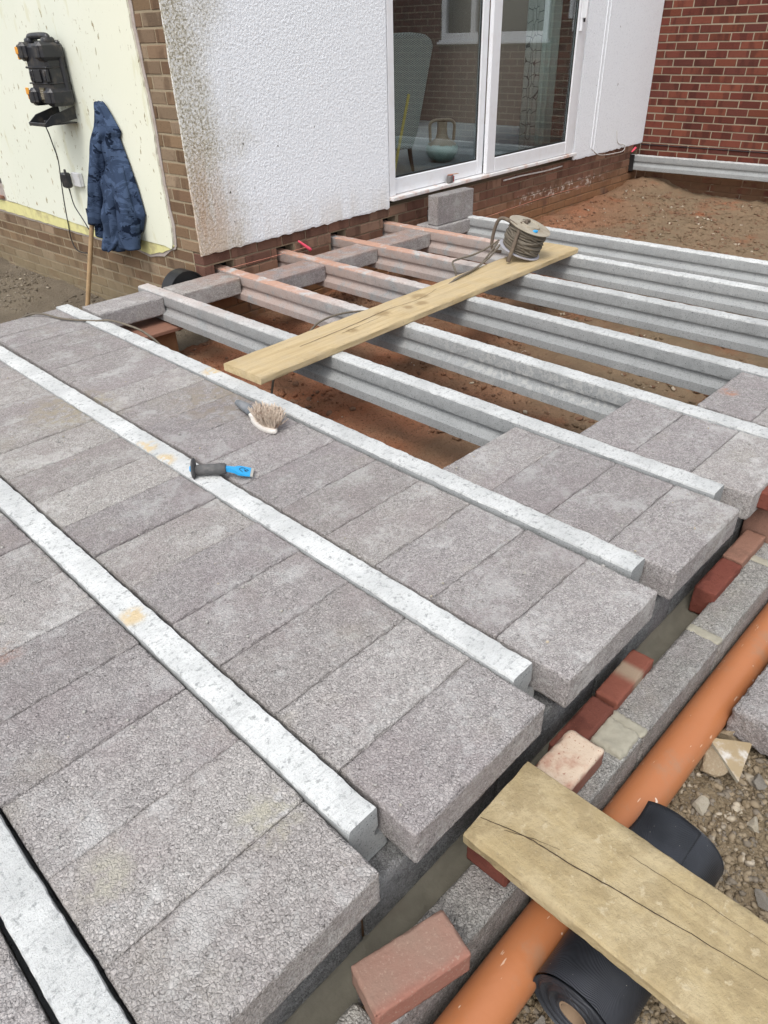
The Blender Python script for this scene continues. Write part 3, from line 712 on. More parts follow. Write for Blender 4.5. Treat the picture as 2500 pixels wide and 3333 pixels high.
# roughcast
def ragged(a0, a1, z, n, amp, seed):
    return [(a0+(a1-a0)*i/n, z+amp*mn.noise(Vector((i*.55, seed, 0)))) for i in range(n+1)]
mp = lambda a, b, d: (a, d, b)
o = [(-.016+.006*mn.noise(Vector((0, i*.4, 1))), 2.75-2.63*i/60) for i in range(61)]+ragged(0, 1.785, .122, 60, .014, 2)+[(1.785, 2.75)]
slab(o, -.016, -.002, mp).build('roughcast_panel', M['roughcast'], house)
o = [(4.642, 2.75)]+[(4.642, .128)]+ragged(4.66, 6.246, .122, 50, .012, 5)+[(6.246, 2.75)]
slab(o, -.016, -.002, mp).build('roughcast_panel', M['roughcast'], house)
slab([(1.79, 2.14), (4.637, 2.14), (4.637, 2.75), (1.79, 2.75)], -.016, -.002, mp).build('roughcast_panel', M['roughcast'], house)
mb = MB(); mb.cbox((4.985, -.0245, .20), (4.994, -.0165, 2.7), .002); mb.cbox((5.05, -.0235, .14), (5.056, -.0165, 2.7), .002)
mb.build('cable_trunking', M['roughcast'], house)
mb = MB().box((-.02, -.03, 2.751), (6.25, .9, 2.85)); mb.box((-.02, 2.3, 2.751), (6.25, 5.2, 2.85)); mb.build('flat_roof', M['upvc'], house)  # gap in the unseen roof, added to let sky light into the room
def render_face(s0f, s1, z1, bot, nu, nv):
    V = []; F = []
    for j in range(nv+1):
        for i in range(nu+1):
            z = z1*j/nv+.124*(1-j/nv); a = s0f(z); s_ = a+(s1-a)*i/nu; zz = max(z, bot(s_)) if j == 0 else z
            e = min(1, min(i, nu-i, j, nv-j)/1.5)
            h = .45+1.0*mn.noise(Vector((s_*105, z*112, 1)))+.5*mn.noise(Vector((s_*60, z*60, 5)))
            V.append((s_, -.0165-e*.0027*max(0, min(1.4, h)), zz))
    for j in range(nv):
        for i in range(nu): q = j*(nu+1)+i; F.append((q, q+1, q+nu+2, q+nu+1))
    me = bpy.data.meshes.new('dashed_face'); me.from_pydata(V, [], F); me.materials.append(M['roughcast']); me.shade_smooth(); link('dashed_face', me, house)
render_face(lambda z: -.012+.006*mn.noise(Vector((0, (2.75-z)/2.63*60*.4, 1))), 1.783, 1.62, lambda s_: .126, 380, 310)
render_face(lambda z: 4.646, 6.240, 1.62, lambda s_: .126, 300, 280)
# cream plaster on the side wall (y=t, z) facing -x
mpl = lambda a, b, d: (d, a, b)
edge = [(.306, 2.72), (.307, 1.457), (.312, 1.33), (.301, 1.198), (.298, 1.108), (.283, .952), (.282, .823), (.293, .654), (.292, .514), (.291, .369), (.277, .259), (.299, .141), (.32, .118)]
def dense(P, st=.03, amp=.005, seed=0):
    out = []
    for (a, b), (c, d) in zip(P[:-1], P[1:]):
        L = math.hypot(c-a, d-b); n = max(1, int(L/st))
        for i in range(n):
            t = i/n; q = mn.noise(Vector(((a+(c-a)*t)*30, (b+(d-b)*t)*30, seed))); out.append((a+(c-a)*t+amp*q, b+(d-b)*t+amp*mn.noise(Vector((a*30+t*9, b*31, seed+4)))))
    out.append(P[-1]); return out
o = dense(edge, .03, .007)+dense([(.40, .130), (.77, .128), (1.36, .116), (2.05, .150), (2.72, .175)], .05, .003, 3)+[(2.72, .345), (2.86, .39), (2.86, 2.72)]
slab(o, -.018, -.003, mpl).build('cream_plaster', M['cream'], house)
o = [(.30, .15)]+dense([(.295, .135), (.34, .112), (.45, .075), (.483, .070), (.608, .040), (.756, .055), (.955, .058), (1.385, .056), (2.109, .064), (2.95, .077)], .04, .006, 7)+[(2.95, .16), (2.05, .165), (1.36, .13), (.77, .14), (.40, .14)]
slab(o, -.012, -.002, mpl).build('yellow_plaster_band', M['yellow'], house)
o = [(.272+(x-.30)*.9, z) for x, z in dense(edge, .04, .006, 11)]+dense([(.35, .10), (.44, .05), (.62, .022), (.78, .040), (1.4, .042), (2.2, .05), (3.0, .06)], .05, .005, 5)+[(3.0, .3), (1.0, .3), (.6, 2.72)]
slab(o, -.006, -.001, mpl).build('plaster_undercoat', M['undercoat'], house)
mb = MB().box((-.02, 2.87, .20), (.09, 5.2, 2.72)); mb.build('side_frame', M['undercoat'], house)
MB().box((-.035, 2.78, .18), (.02, 5.2, .20)).build('side_frame_sill', M['brown_dpc'], house)

# patio door
door = empty('patio_door'); door.parent = house
mb = MB(); mb.cbox((1.79, -.055, .170), (4.64, .06, .198), .004); sill = mb.build('sill', M['upvc_dirty'], door)
mb = MB(); mb.cbox((1.80, -.012, .1985), (1.868, .06, 2.13), .004); mb.cbox((4.545, -.012, .1985), (4.63, .06, 2.13), .004); mb.cbox((1.8685, -.011, 2.06), (4.5445, .06, 2.129), .004)
mb.build('outer_frame', M['upvc'], door)
def sash(s0, s1, y0, y1, zb, wl, wr, g):
    mb = MB(); mb.cbox((s0, y0, zb), (s0+wl, y1, 2.055), .006); mb.cbox((s1-wr, y0, zb), (s1, y1, 2.055), .006)
    mb.cbox((s0+wl+.0005, y0+.001, zb+.0005), (s1-wr-.0005, y1, zb+.118), .006); mb.cbox((s0+wl+.0005, y0+.001, 1.95), (s1-wr-.0005, y1, 2.0545), .006)
    mb.build('sash_frame', M['upvc'], door)
    mb = MB(); a, b, c_, d = s0+wl, s1-wr, zb+.119, 1.949; q = .010; yy = y0+.012
    mb.box((a, yy, c_), (b, yy+.008, c_+q)); mb.box((a, yy, d-q), (b, yy+.008, d)); mb.box((a, yy, c_+q), (a+q, yy+.008, d-q)); mb.box((b-q, yy, c_+q), (b, yy+.008, d-q))
    mb.build('gasket', M['gasket'], door)
    MB().box((a+.001, yy+.012, c_), (b-.001, yy+.016, d)).build('pane', M['glass'], door)
sash(1.870, 3.070, .012, .05, .200, .012, .085, 0)
sash(3.062, 4.543, -.034, .004, .200, .125, .115, 1)
mb = MB(); mb.cbox((4.455, -.058, 1.23), (4.480, -.0345, 1.52), .004); mb.cbox((4.44, -.10, 1.33), (4.456, -.0585, 1.50), .004); mb.build('handle', M['upvc'], door)
MB().cbox((4.470, -.075, 1.30), (4.482, -.0585, 1.36), .003).build('lock_lever', M['black_plastic'], door)
# room
mb = MB(); mb.box((.3, .29, .12), (6.2, 4.5, .23)); mb.build('carpet', M['carpet'], house)
mb = MB(); mb.box((.3, 4.5, .23), (6.2, 4.6, 2.6)); mb.box((6.1, .285, .231), (6.2, 4.4995, 2.6)); mb.box((.3, .285, .231), (.4, 4.4995, 2.6)); mb.box((.3, .286, 2.601), (6.2, .9, 2.7)); mb.box((.3, 2.3, 2.601), (6.2, 4.6, 2.7)); mb.build('interior_wall', M['room_wall'], house)  # ceiling has an added opening, out of view, that brightens the interior
# exposed bits on the white wall
tag(MB().tube([H(5.542, -.02, .311), H(5.60, -.02, .19), H(5.76, -.03, .145), H(5.75, -.03, .092), H(5.558, -.03, .088), H(5.2, -.025, .11), H(5.01, -.02, .19)], .004, 8, steps=5).build('white_cable', M['white_wire'], smooth=True), 'thin white cable looping out of the white wall near the corner', 'cable')
tag(MB().tube([H(3.387, -.012, .101), H(3.687, -.016, .103), H(4.1, -.014, .090), H(4.44, -.012, .093)], .007, 8, steps=4).build('sealant_strip', M['white_wire'], smooth=True), 'pale strip of old sealant stuck to the bricks below the patio door', 'strip')

# ------------------------------------------------------------------ right brick wall
bw = empty('brick_wall', H(6.25, 0, 0), WA); tag(bw, 'red brick neighbouring wall with pale mortar on the right', 'brick wall')
rb = []; ro = []
for k in range(-34, 7):
    zt = .12-.075*k; zc = zt-HB/2; y = -.004 if k % 2 else -.004+.1125; 
    while y > -6:
        e = y-LEN; a = min(y, -.003)
        inwin = (1.115 < zc < 2.33) and (e < -1.38 and a > -2.92)
        if not inwin and a-e > .03:
            it = ((DEP/2, (a+e)/2, zc), a-e, HB, 1)
            (rb if (-1.65 < e and -.32 < zc < 1.75) else ro).append(it)
        elif inwin:
            for p, q in cut(e, a, [(-2.92, -1.38)]):
                ro.append(((DEP/2, (p+q)/2, zc), q-p, HB, 1))
        y -= LEN+J
bricks(bw, 'brick_red', rb, 300); bricks(bw, 'brick_red', ro, 0, 'distant_brickwork')
mb = MB(); mb.box((.0035, -1.379, -.6), (.30, -.001, 2.7)); mb.box((.0035, -6, -.6), (.30, -2.921, 2.7)); mb.box((.0035, -2.92, -.6), (.30, -1.38, 1.115)); mb.box((.0035, -2.92, 2.34), (.30, -1.38, 2.7)); mb.build('mortar', M['mortar_pale'], bw)
mb = MB(); pts = [(-.006, -.01-1.9*i/30, .105+.004*mn.noise(Vector((i*.7, 0, 0)))) for i in range(31)]; mb.tube(pts, .0045, 6); mb.build('damp_course', M['cable_black'], bw)
win = empty('window'); win.parent = bw
mb = MB(); mb.cbox((-.05, -2.95, 1.112), (.05, -1.35, 1.142), .004); mb.cbox((-.03, -2.93, 1.143), (.05, -1.37, 1.160), .004); mb.build('sill', M['upvc'], win)
mb = MB(); mb.cbox((-.006, -2.91, 1.161), (.06, -1.39, 1.235), .005); mb.cbox((-.006, -2.91, 2.26), (.06, -1.39, 2.335), .005)
for y in (-2.91, -2.44, -1.465): mb.cbox((-.0055, y, 1.2355), (.06, y+.075, 2.2595), .005)
mb.build('frame', M['upvc'], win); MB().box((.03, -2.83, 1.236), (.034, -1.40, 2.259)).build('pane', M['glass'], win)
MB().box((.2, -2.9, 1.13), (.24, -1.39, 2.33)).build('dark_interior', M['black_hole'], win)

# ------------------------------------------------------------------ beams
def beam_mesh(seed, L=3.60):
    prof = [(0, .012), (.015, .012), (.028, .0115), (.036, .010), (.0385, .004), (.039, -.012), (.0395, -.03), (.040, -.048), (.038, -.053), (.030, -.060), (.0285, -.070), (.031, -.078), (.045, -.088), (.056, -.094), (.0605, -.099), (.0615, -.115), (.062, -.137), (.055, -.141), (.02, -.141)]
    full = prof+[(-x, z) for x, z in prof[1:][::-1]]; n = len(full); N = int(L/.014)
    V = []; F = []; mi = []; o = Vector((seed*11.1, 0, 0))
    for j in range(N+1):
        y = L*j/N
        for k, (x, z) in enumerate(full):
            p = Vector((x, y, z)); q = p+o
            if z > .003:
                e = abs(x)/.0385; zz = .0022*mn.noise(q*24)+.0016*mn.noise(q*70)+.0008*e
                xx = (x/.0385)*(.0030*mn.noise(q*22)+.0020*mn.noise(q*60)) if abs(x) > .02 else 0
                p.x += xx; p.z += zz
            else:
                p.x += .0009*mn.noise(q*20)+.0005*mn.noise(q*90)
                if z < -.13: p.x += (x/.06)*.002*mn.noise(q*40); p.z += .0015*mn.noise(q*35)
            V.append(tuple(p))
    for j in range(N):
        for k in range(n):
            F.append((j*n+k, (j+1)*n+k, (j+1)*n+(k+1) % n, j*n+(k+1) % n)); mi.append(0 if (k < 4 or k >= n-4) else 1)
    F.append(tuple(range(n))); mi.append(1); F.append(tuple((N*n+k) for k in range(n))[::-1]); mi.append(1)
    me = bpy.data.meshes.new('floor_beam'); me.from_pydata(V, [], F); me.materials.append(M['btop']); me.materials.append(M['bside'])
    me.polygons.foreach_set('material_index', mi); me.shade_smooth(); me.set_sharp_from_angle(angle=R(24))
    bm = bmesh.new(); bm.from_mesh(me); bmesh.ops.recalc_face_normals(bm, faces=bm.faces); bm.to_mesh(me); bm.free(); return me
BMS = [beam_mesh(i) for i in range(4)]
BL = ['concrete floor beam in the bottom left corner of the photo, flush between blocks',
 'concrete floor beam second from the bottom left, ending beside the lowest open block corner',
 'concrete floor beam with the blue bolster chisel lying across it',
 'concrete floor beam beside the hand brush, blocks on its left and open gap on its right',
 'concrete floor beam under the left part of the plank, free end between blocks at right',
 'blotchy weathered concrete floor beam, first one entering a pocket in the house wall',
 'concrete floor beam entering the wall pocket beside the pink line pin',
 'concrete floor beam entering the third wall pocket, crossing under the plank middle',
 'concrete floor beam entering the fourth wall pocket, just left of the upright block',
 'concrete floor beam passing beneath the right end of the plank beyond the cable reel']
for i, (a, b) in enumerate(BEAMS):
    o = link('floor_beam', BMS[i % 4], None, (a, -.242, 0), (0, 0, math.atan2(a-b, 3.3)))
    if i in (3, 4): o.scale = (1, .998, 1)
    if i >= 5: o.scale = (1, 1.015+.0, 1)
    tag(o, BL[i], 'concrete beam', 'prestressed floor beams laid side by side')
p = H(KS-.005, .03, .0)
o = link('floor_beam', BMS[1], None, tuple(p), (0, 0, PI+WA+.0)); tag(o, 'concrete floor beam hard against the red brick wall at the far side', 'concrete beam', 'prestressed floor beams laid side by side')
tag(MB().cbox((-.012, 0, -.15), (.0, .10, .02), .003).build('packing_plate', M['black_sheet'], loc=H(KS-.075, -.05, 0), rot=(0, 0, WA)), 'black plastic packing beside the far beam end at the house corner', 'packing')

# ------------------------------------------------------------------ floor blocks
BKS = []
for k in range(7):
    me = rough_box((.440, .2145, .100), .0058, .0013, .0035, k+1, chip=.0075); me.materials.append(M['block']); BKS.append(me)
ORD = ['first', 'second', 'third', 'fourth', 'fifth', 'sixth', 'seventh', 'eighth', 'ninth', 'tenth', 'eleventh', 'twelfth', 'thirteenth', 'fourteenth', 'fifteenth', 'sixteenth', 'seventeenth']
ROWS = [(-1.062, 0, 4, 'outermost left row'), (-.532, 0, 13, 'row in the bottom left corner'),
        (.000, 0, 17, 'row just left of the chisel'), (.538, 0, 17, 'row with the hand brush'),
        (1.082, 0, 4, 'short row of four'), (1.628, 0, 3, 'short row of three'), (2.155, 0, 2, 'row cut by the right edge')]
for ri, (x0, a, n, txt) in enumerate(ROWS):
    for k in range(n):
        r = random.Random(ri*100+k)
        o = link('floor_block', BKS[r.randrange(7)], None, (x0+.22+r.uniform(-.002, .002), -.334+.2165*(k+.5), -.1015+r.uniform(-.003, .0025)), (r.uniform(-.006, .006), r.uniform(-.003, .003), r.choice((0, PI))+r.uniform(-.005, .005)), (.985 if x0 < 0 else .995, 1, 1))
        tag(o, 'grey aggregate block, %s from the open edge, %s' % (ORD[k], txt), 'concrete block', 'blocks laid flat between the floor beams')
END = [((1.29, 3.165), (.405/.44, 1.0), 'dusty grey block nearest the wooden handle, bridging two beam ends'),
       ((1.815, 3.135), (.43/.44, 1.0), 'dusty grey block bridging beams beside the black arched duct'),
       ((2.352, 2.93), (.44/.44, 1.0), 'dusty grey block between beams in front of the pink line pin'),
       ((2.888, 2.975), (.445/.44, 1.0), 'dusty grey block between beams in front of the third wall pocket'),
       ((3.452, 2.985), (.465/.44, 1.05), 'dusty grey block between beams just left of the patio door'),
       ((4.06, 3.055), (.44/.44, 1.0), 'grey block lying flat beneath the upright block')]
for k, ((x, y), (sx, sy), l) in enumerate(END):
    o = link('floor_block', BKS[k], None, (x, y, -.1), (0, 0, .02 if k else .0), (sx, sy, 1)); tag(o, l, 'concrete block', 'single blocks spacing the beams by the wall')
o = link('upright_block', BKS[3], None, (4.085, 3.03, .215/2+.002), (PI/2, 0, .0)); o.rotation_euler = (PI/2, 0, 0.0); o.location = (4.10, 3.075, .1095)
tag(o, 'grey aggregate block stood on edge below the patio door', 'concrete block')
# rear spacer support (hidden pier and slate)
pw_ = empty('rear_support_wall', (0, 0, 0)); tag(pw_, 'dusty brick pier and blockwork carrying the beam ends beside the house corner', 'support wall')
MB().cbox((-1.3, 3.05, -.62), (1.20, 3.27, -.146), .005).build('blockwork', M['inner_block'], pw_)
MB().cbox((1.205, 3.0, -.62), (1.50, 3.25, -.175), .005).build('pier', M['brick_plinth'], pw_)
MB().cbox((1.15, 2.93, -.172), (1.52, 3.26, -.150), .003).build('slate', M['brown_dpc'], pw_)
# duct
mb = MB(); V = []; F = []; n = 18; mb.add([(.137*math.cos(PI*k/18), .012, .137*math.sin(PI*k/18)) for k in range(19)]+[(-.137, .012, -.1), (.137, .012, -.1)], [tuple(range(21))])  # black half-disc across the arch stands in for its dark interior
for j, y in enumerate((0, .10)):
    for r_ in (.142, .136):
        for k in range(n+1):
            a = PI*k/n; V.append((r_*math.cos(a), y, r_*math.sin(a)))
for k in range(n):
    F += [(k, k+1, 2*(n+1)+k+1, 2*(n+1)+k), (n+1+k, n+2+k, 3*(n+1)+k+1, 3*(n+1)+k), (k, k+1, n+2+k, n+1+k), (2*(n+1)+k, 2*(n+1)+k+1, 3*(n+1)+k+1, 3*(n+1)+k)]
mb.add(V, F)
tag(mb.build('vent_duct', M['black_sheet'], smooth=40, loc=(1.80, 3.285, -.095), rot=(0, 0, .05)), 'black arched plastic duct where the floor meets the house corner', 'duct')

P = []; Z = []; r = random.Random(77)
while len(P) < 1500:
    x = r.uniform(-.6, 2.1); y = r.uniform(-.3, 3.0); k_ = sum(1 for a, b in BEAMS if abs(x-(a+(b-a)*y/3.3)) < .0)
    if not (x < 1.0 or (x < 1.5 and y < .5) or (x < 2.05 and y < .28)): continue
    if any(abs(x-(a+(b-a)*y/3.3)) < .052 for a, b in BEAMS): continue
    s_ = .0012+.0045*r.random()**4; P.append((x, y, .001+s_*.3)); Z.append(s_)
M['crumb'] = mat_stone('grey_crumbs', (.30, .29, .27), (.46, .44, .41))
tag(stones('crumbs', P, Z, [M['crumb']], seed=78, flat=.8), 'tiny grey concrete crumbs scattered over the block floor', 'crumbs', kind='stuff')

# ------------------------------------------------------------------ trench walls
iw = empty('inner_blockwork_wall'); tag(iw, 'shaded inner blockwork wall carrying the front ends of the beams', 'block wall')
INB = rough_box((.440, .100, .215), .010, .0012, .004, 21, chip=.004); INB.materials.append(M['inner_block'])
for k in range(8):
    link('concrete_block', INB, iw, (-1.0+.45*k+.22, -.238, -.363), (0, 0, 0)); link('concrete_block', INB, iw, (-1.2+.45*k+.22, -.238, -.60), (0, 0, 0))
MB().box((-1.2, -.279, -.62), (2.9, -.20, -.150)).build('mortar', M['mortar_old'], iw)
ow = empty('outer_blockwork_wall'); tag(ow, 'outer course of grey blocks between the brick-filled cavity and the orange pipe', 'block wall')
OB = []
for k in range(3):
    me = rough_box((.446, .100, .215), .006, .0015, .006, 31+k, chip=.007); me.materials.append(M['block2']); OB.append(me)
for k in range(6):
    x = .26+.46*(k-2)+.225
    link('concrete_block', OB[k % 3], ow, (x, -.425+(.012 if k == 1 else 0), -.45-(.006 if k == 1 else 0)), (0, 0, (.0, -.02)[k == 1]))
o = rough_box((.10, .094, .028), .006, .004, .012, 44, chip=.004); o.materials.append(M['cement_pale']); link('mortar_dab', o, ow, (.655, -.424, -.251))
o = rough_box((.035, .10, .012), .006, .004, .005, 45, chip=.004); o.materials.append(M['cement_pale'])
for x in (.255, .72, 1.175, 1.64): link('mortar_joint', o, ow, (x, -.425, -.243))
MB().box((-.64, -.455, -.62), (2.05, -.385, -.262)).build('mortar', M['mortar_old'], ow)
# loose bricks
def lbrick(mk, dims, loc, rot, label, seed, chip=.006, rad=.0032):
    me = rough_box(dims, .0055, .0009, rad, seed, chip=chip, fr=(40, 120)); me.materials.append(M[mk])
    tag(link('loose_brick', me, None, loc, rot), label, 'brick')
lbrick('red_dark', (.212, .065, .1025), (.616, -.351, -.312), (0, 0, .01), 'dark red brick on edge in the cavity, next behind the pale limewashed brick', 51)
lbrick('brick_band', (.212, .065, .1025), (.842, -.347, -.308), (0, 0, .03), 'red brick on edge in the cavity with a pale band across it', 52)
lbrick('red_dark', (.205, .068, .1025), (1.43, -.352, -.306), (0, 0, .0), 'deep red brick on edge in the cavity at the right edge, rough end showing', 53, .010)
lbrick('brick_pale', (.200, .066, .1025), (1.638, -.349, -.302), (0, 0, .0), 'pinkish brick on edge at the far end of the cavity', 54)
lbrick('brick_pale', (.065, .10, .215), (1.785, -.345, -.305), (0, 0, .0), 'tan brick standing on end at the end of the cavity', 55)
lbrick('red_dark', (.19, .10, .065), (1.80, -.335, -.088), (0, 0, .2), 'dark red brick lying on top of the tan standing brick', 56)
tag(MB().tube([(1.80, -.425, -.25), (1.80, -.425, -.10)], .03, 16).build('white_pipe_stub', M['outer_pipe_white'], smooth=40), 'short white plastic pipe stub beside the tan standing brick', 'pipe')
lbrick('brick_lime', (.215, .100, .065), (.455, -.394, -.235), (0, 0, .0), 'brick with pale limewashed top lying flat beside the near plank', 57, .008, .010)
lbrick('red_dark', (.215, .1025, .065), (.255, -.398, -.235), (0, 0, .04), 'red brick under the near end of the foreground plank', 58)
lbrick('brick_pink', (.2075, .098, .068), (-.110, -.424, -.238), (0, 0, -.27), 'worn pink brick lying askew across the outer blocks at the bottom', 59, .008)
# broken block
me = rough_box((.44, .21, .110), .007, .004, .010, 60, chip=.02, fr=(30, 90)); me.materials.append(M['block'])
tag(link('broken_block', me, None, (1.225, -.70, -.395), (.03, 0, -.03)), 'broken grey block lying on the spoil at the right edge beside the pipe', 'concrete block')
mb = slab([(.0, .0), (.12, -.015), (.03, -.13)], 0, .010, lambda a, b, d: (a, b, d)); mb.m = [0, 0, 1, 1, 1]
sh = mb.build('tile_shard', [M['white_shard'], M['cement_pale']], loc=(.935, -.572, -.368), rot=(.12, .12, -.75)); tag(sh, 'triangular white-faced shard with muddy stains on the rocks', 'shard')

# ------------------------------------------------------------------ pipe, membrane roll
mb = MB(); n = 48; V = []; F = []; xs_ = rng(-1.4, 3.4, .1)
for x in xs_:
    for k in range(n):
        a = 2*PI*k/n; V.append((x, -.533+.055*math.cos(a), -.365+.055*math.sin(a)))
for i in range(len(xs_)-1):
    for k in range(n): F.append((i*n+k, i*n+(k+1) % n, (i+1)*n+(k+1) % n, (i+1)*n+k))
mb.add(V, F); tag(mb.build('drain_pipe', M['pipe'], smooth=True), 'long orange plastic drain pipe lying in the trench', 'pipe')
roll = empty('membrane_roll', (.09, -.672, -.332), 0); tag(roll, 'black damp-proof membrane roll under the foreground plank', 'membrane roll')
LR = .47; RR = .092
mb = MB(); V = []; F = []; n = 56; m_ = 14
for i in range(m_+1):
    for k in range(n):
        a = 2*PI*k/n; r_ = RR*(1+.010*math.sin(2*a+i*.4))+.0015*mn.noise(Vector((i*.6, math.cos(a)*2, math.sin(a)*2))); V.append((LR*i/m_, r_*math.cos(a), r_*math.sin(a)))
for i in range(m_):
    for k in range(n): F.append((i*n+k, i*n+(k+1) % n, (i+1)*n+(k+1) % n, (i+1)*n+k))
mb.add(V, F)
mb.build('outer_wrap', M['dpc'], roll, smooth=True)
for x, sg in ((0, -1), (LR, 1)):
    mb = MB(); prof = []
    for q in range(23):
        r_ = .030+(RR-.030)*q/22; prof.append((r_, (.0 if q % 2 else .0018)*sg+(.004*sg*math.sin(q*.9))))
    V = []; F = []
    for r_, dx in prof:
        for k in range(n):
            a = 2*PI*k/n; V.append((x+dx, r_*math.cos(a)*(1+.0*r_), r_*math.sin(a)))
    for i in range(len(prof)-1):
        for k in range(n): F.append((i*n+k, i*n+(k+1) % n, (i+1)*n+(k+1) % n, (i+1)*n+k))
    mb.add(V, F); mb.build('roll_end', M['dpc'], roll, smooth=True)
mb = MB(); V = []; F = []
for x, r_ in ((-.003, .031), (-.003, .027), (LR+.003, .027), (LR+.003, .031), (-.003, .031)):
    for k in range(24): a = 2*PI*k/24; V.append((x, r_*math.cos(a), r_*math.sin(a)))
for i in range(4):
    for k in range(24): F.append((i*24+k, i*24+(k+1) % 24, (i+1)*24+(k+1) % 24, (i+1)*24+k))
mb.add(V, F).build('cardboard_core', M['card'], roll, smooth=40)
mb = MB(); V = []; F = []     # loose outer end of the sheet, lifted against the pipe
for i in range(13):
    x = .285+.185*i/12
    for k in range(15):
        u = k/14; a = R(105)-R(75)*u; rr = RR+.002+.030*u*u; V.append((x+.012*u, rr*math.cos(a)+.004*math.sin(i*.5)*u, rr*math.sin(a)+.006*math.sin(i*.7)*u))
for i in range(12):
    for k in range(14): F.append((i*15+k, i*15+k+1, (i+1)*15+k+1, (i+1)*15+k))
fl = mb.add(V, F).build('loose_flap', M['dpc'], roll, smooth=True)
sm = fl.modifiers.new('t', 'SOLIDIFY'); sm.thickness = .0015

# ------------------------------------------------------------------ planks
def plank(name, L, W, T, mk, seed, label, loc, rot, cracks):
    nx_, ny_ = 60, 14; mb = MB(); V = []; F = []; o = Vector((seed, 2*seed, 0))
    ring = [(-W/2, 0), (-W/2+.004, -0)]
    prof = [(-W/2, T*.12), (-W/2+.004, 0), (0, 0), (W/2-.004, 0), (W/2, T*.12), (W/2, T*.5), (W/2, T*.85), (W/2-.005, T)]+[(W/2-.005-(W-.01)*k/ny_, T) for k in range(1, ny_)]+[(-W/2+.005, T), (-W/2, T*.85), (-W/2, T*.5)]
    n = len(prof); Ln = 90
    for j in range(Ln+1):
        y = L*j/Ln
        ex = 0
        for a, z in prof:
            p = Vector((a, y, z)); q = p+o
            dx = (a/(W/2))*(.0035*mn.noise(Vector((seed+(1 if a > 0 else 7), y*9, z*30)))+.002*mn.noise(q*60)) if abs(a) > W*.48 else 0
            dz = (.0012*mn.noise(Vector((a*60, y*4, seed)))+.0012*mn.noise(q*25)) if z > T*.9 else 0
            if z > T*.8 and abs(a) > W*.47: dz -= .002+.003*max(0, mn.noise(q*14))
            V.append((a+dx, y+.003*mn.noise(Vector((a*25, seed, z*20)))*(j in (0, Ln)), z+dz))
    for j in range(Ln):
        for k in range(n): F.append((j*n+k, j*n+(k+1) % n, (j+1)*n+(k+1) % n, (j+1)*n+k))
    F.append(tuple(range(n))); F.append(tuple(Ln*n+k for k in range(n))[::-1])
    mb.add(V, F)
    root = mb.build(name, M[mk], smooth=35, loc=loc, rot=rot); tag(root, label, 'plank')
    for pts, wd in cracks:
        pts = [Vector((x+.0025*mn.noise(Vector((x*9, y*34, 3))), y, T+.0004)) for x, y in pts]
        fine = smooth_path(pts, 14); cb = MB(); V = []; F = []
        for i, p in enumerate(fine):
            u = i/(len(fine)-1); wv = wd*(.35+.65*math.sin(PI*min(1, u*1.2+.12)))*(.7+.6*abs(mn.noise(p*70)))
            sx = .003*mn.noise(Vector((p.y*22, 5, seed)))+.0015*mn.noise(Vector((p.y*80, 5, seed)))
            V += [(p.x+sx-wv, p.y, T+.0018), (p.x+sx, p.y, T+.0012), (p.x+sx+wv, p.y, T+.0018)]
        for i in range(len(fine)-1):
            for q in (0, 1): F.append((i*3+q, i*3+q+1, (i+1)*3+q+1, (i+1)*3+q))
        cb.add(V, F).build('split', M['crack'], root)
    return root
plank('scaffold_plank', 1.55, .247, .038, 'wood_near', 3, 'muddy timber plank in the foreground with a long split', (.2585, -.345, -.1685), (0, 0, PI+.020), [([(-.02+.09, .005), (.045, .10), (.03, .2), (.0, .42), (-.03, .7), (-.04, 1.1)], .0016), ([(.06, .06), (.035, .12), (.02, .17)], .001), ([(-.065, .28), (-.075, .45), (-.08, .6)], .0007), ([(-.02, .62), (-.05, .8)], .0007)])
plank('scaffold_plank', 2.735, .265, .037, 'wood_far', 9, 'pale timber plank laid across the beams under the cable reel', (1.075, 1.690, .0135), (0, 0, -PI/2+.044), [([(.0, .35), (-.01, .7), (-.03, 1.0), (-.01, 1.25), (-.05, 1.45)], .0022), ([(.03, .6), (.02, .9)], .0012)])

# ------------------------------------------------------------------ cable reel
reel = empty('cable_reel', (3.36, 1.84, .052), 0); tag(reel, 'muddy cable reel with metal disc top leaning on the far plank', 'cable reel')
nrm = Vector((.11, -.34, .94)).normalized(); RM = nrm.to_track_quat('Z', 'Y').to_matrix().to_4x4(); RM.translation = Vector((0, 0, .042)); RM = RM @ Matrix.Diagonal((1, 1, .9, 1))
T_ = lambda v: RM @ Vector(v)
MB().lathe([(.0, 0), (.05, 0), (.128, .002), (.136, .008), (.136, .012), (.127, .012), (.05, .014), (0, .014)], 48, RM).build('bottom_flange', M['grey_plastic'], reel, smooth=40)
MB().lathe([(.0, .182), (.05, .182), (.124, .178), (.136, .180), (.137, .185), (.124, .186), (.066, .190), (.064, .200), (.058, .202), (.055, .194), (.0, .194)], 48, RM).build('top_flange', M['steel'], reel, smooth=40)
MB().lathe([(.07, .012), (.07, .182)], 24, RM).build('drum', M['black_plastic'], reel, smooth=40)
mb = MB(); pts = []; turns = 15; rr = random.Random(5)
for layer in range(3):
    pts = []; N = turns*18
    for i in range(N+1):
        u = i/N; a = 2*PI*turns*u; z = .022+.150*(u if layer % 2 == 0 else 1-u)+.004*math.sin(a*.5+layer)+.003*math.sin(a*1.3)
        r_ = .088+.013*layer+.004*mn.noise(Vector((i*.05, layer, 0))); pts.append(T_((r_*math.cos(a), r_*math.sin(a), min(.172, max(.02, z+.008*mn.noise(Vector((i*.03, layer, 4))))))))
    mb.tube(pts, .0062, 6)
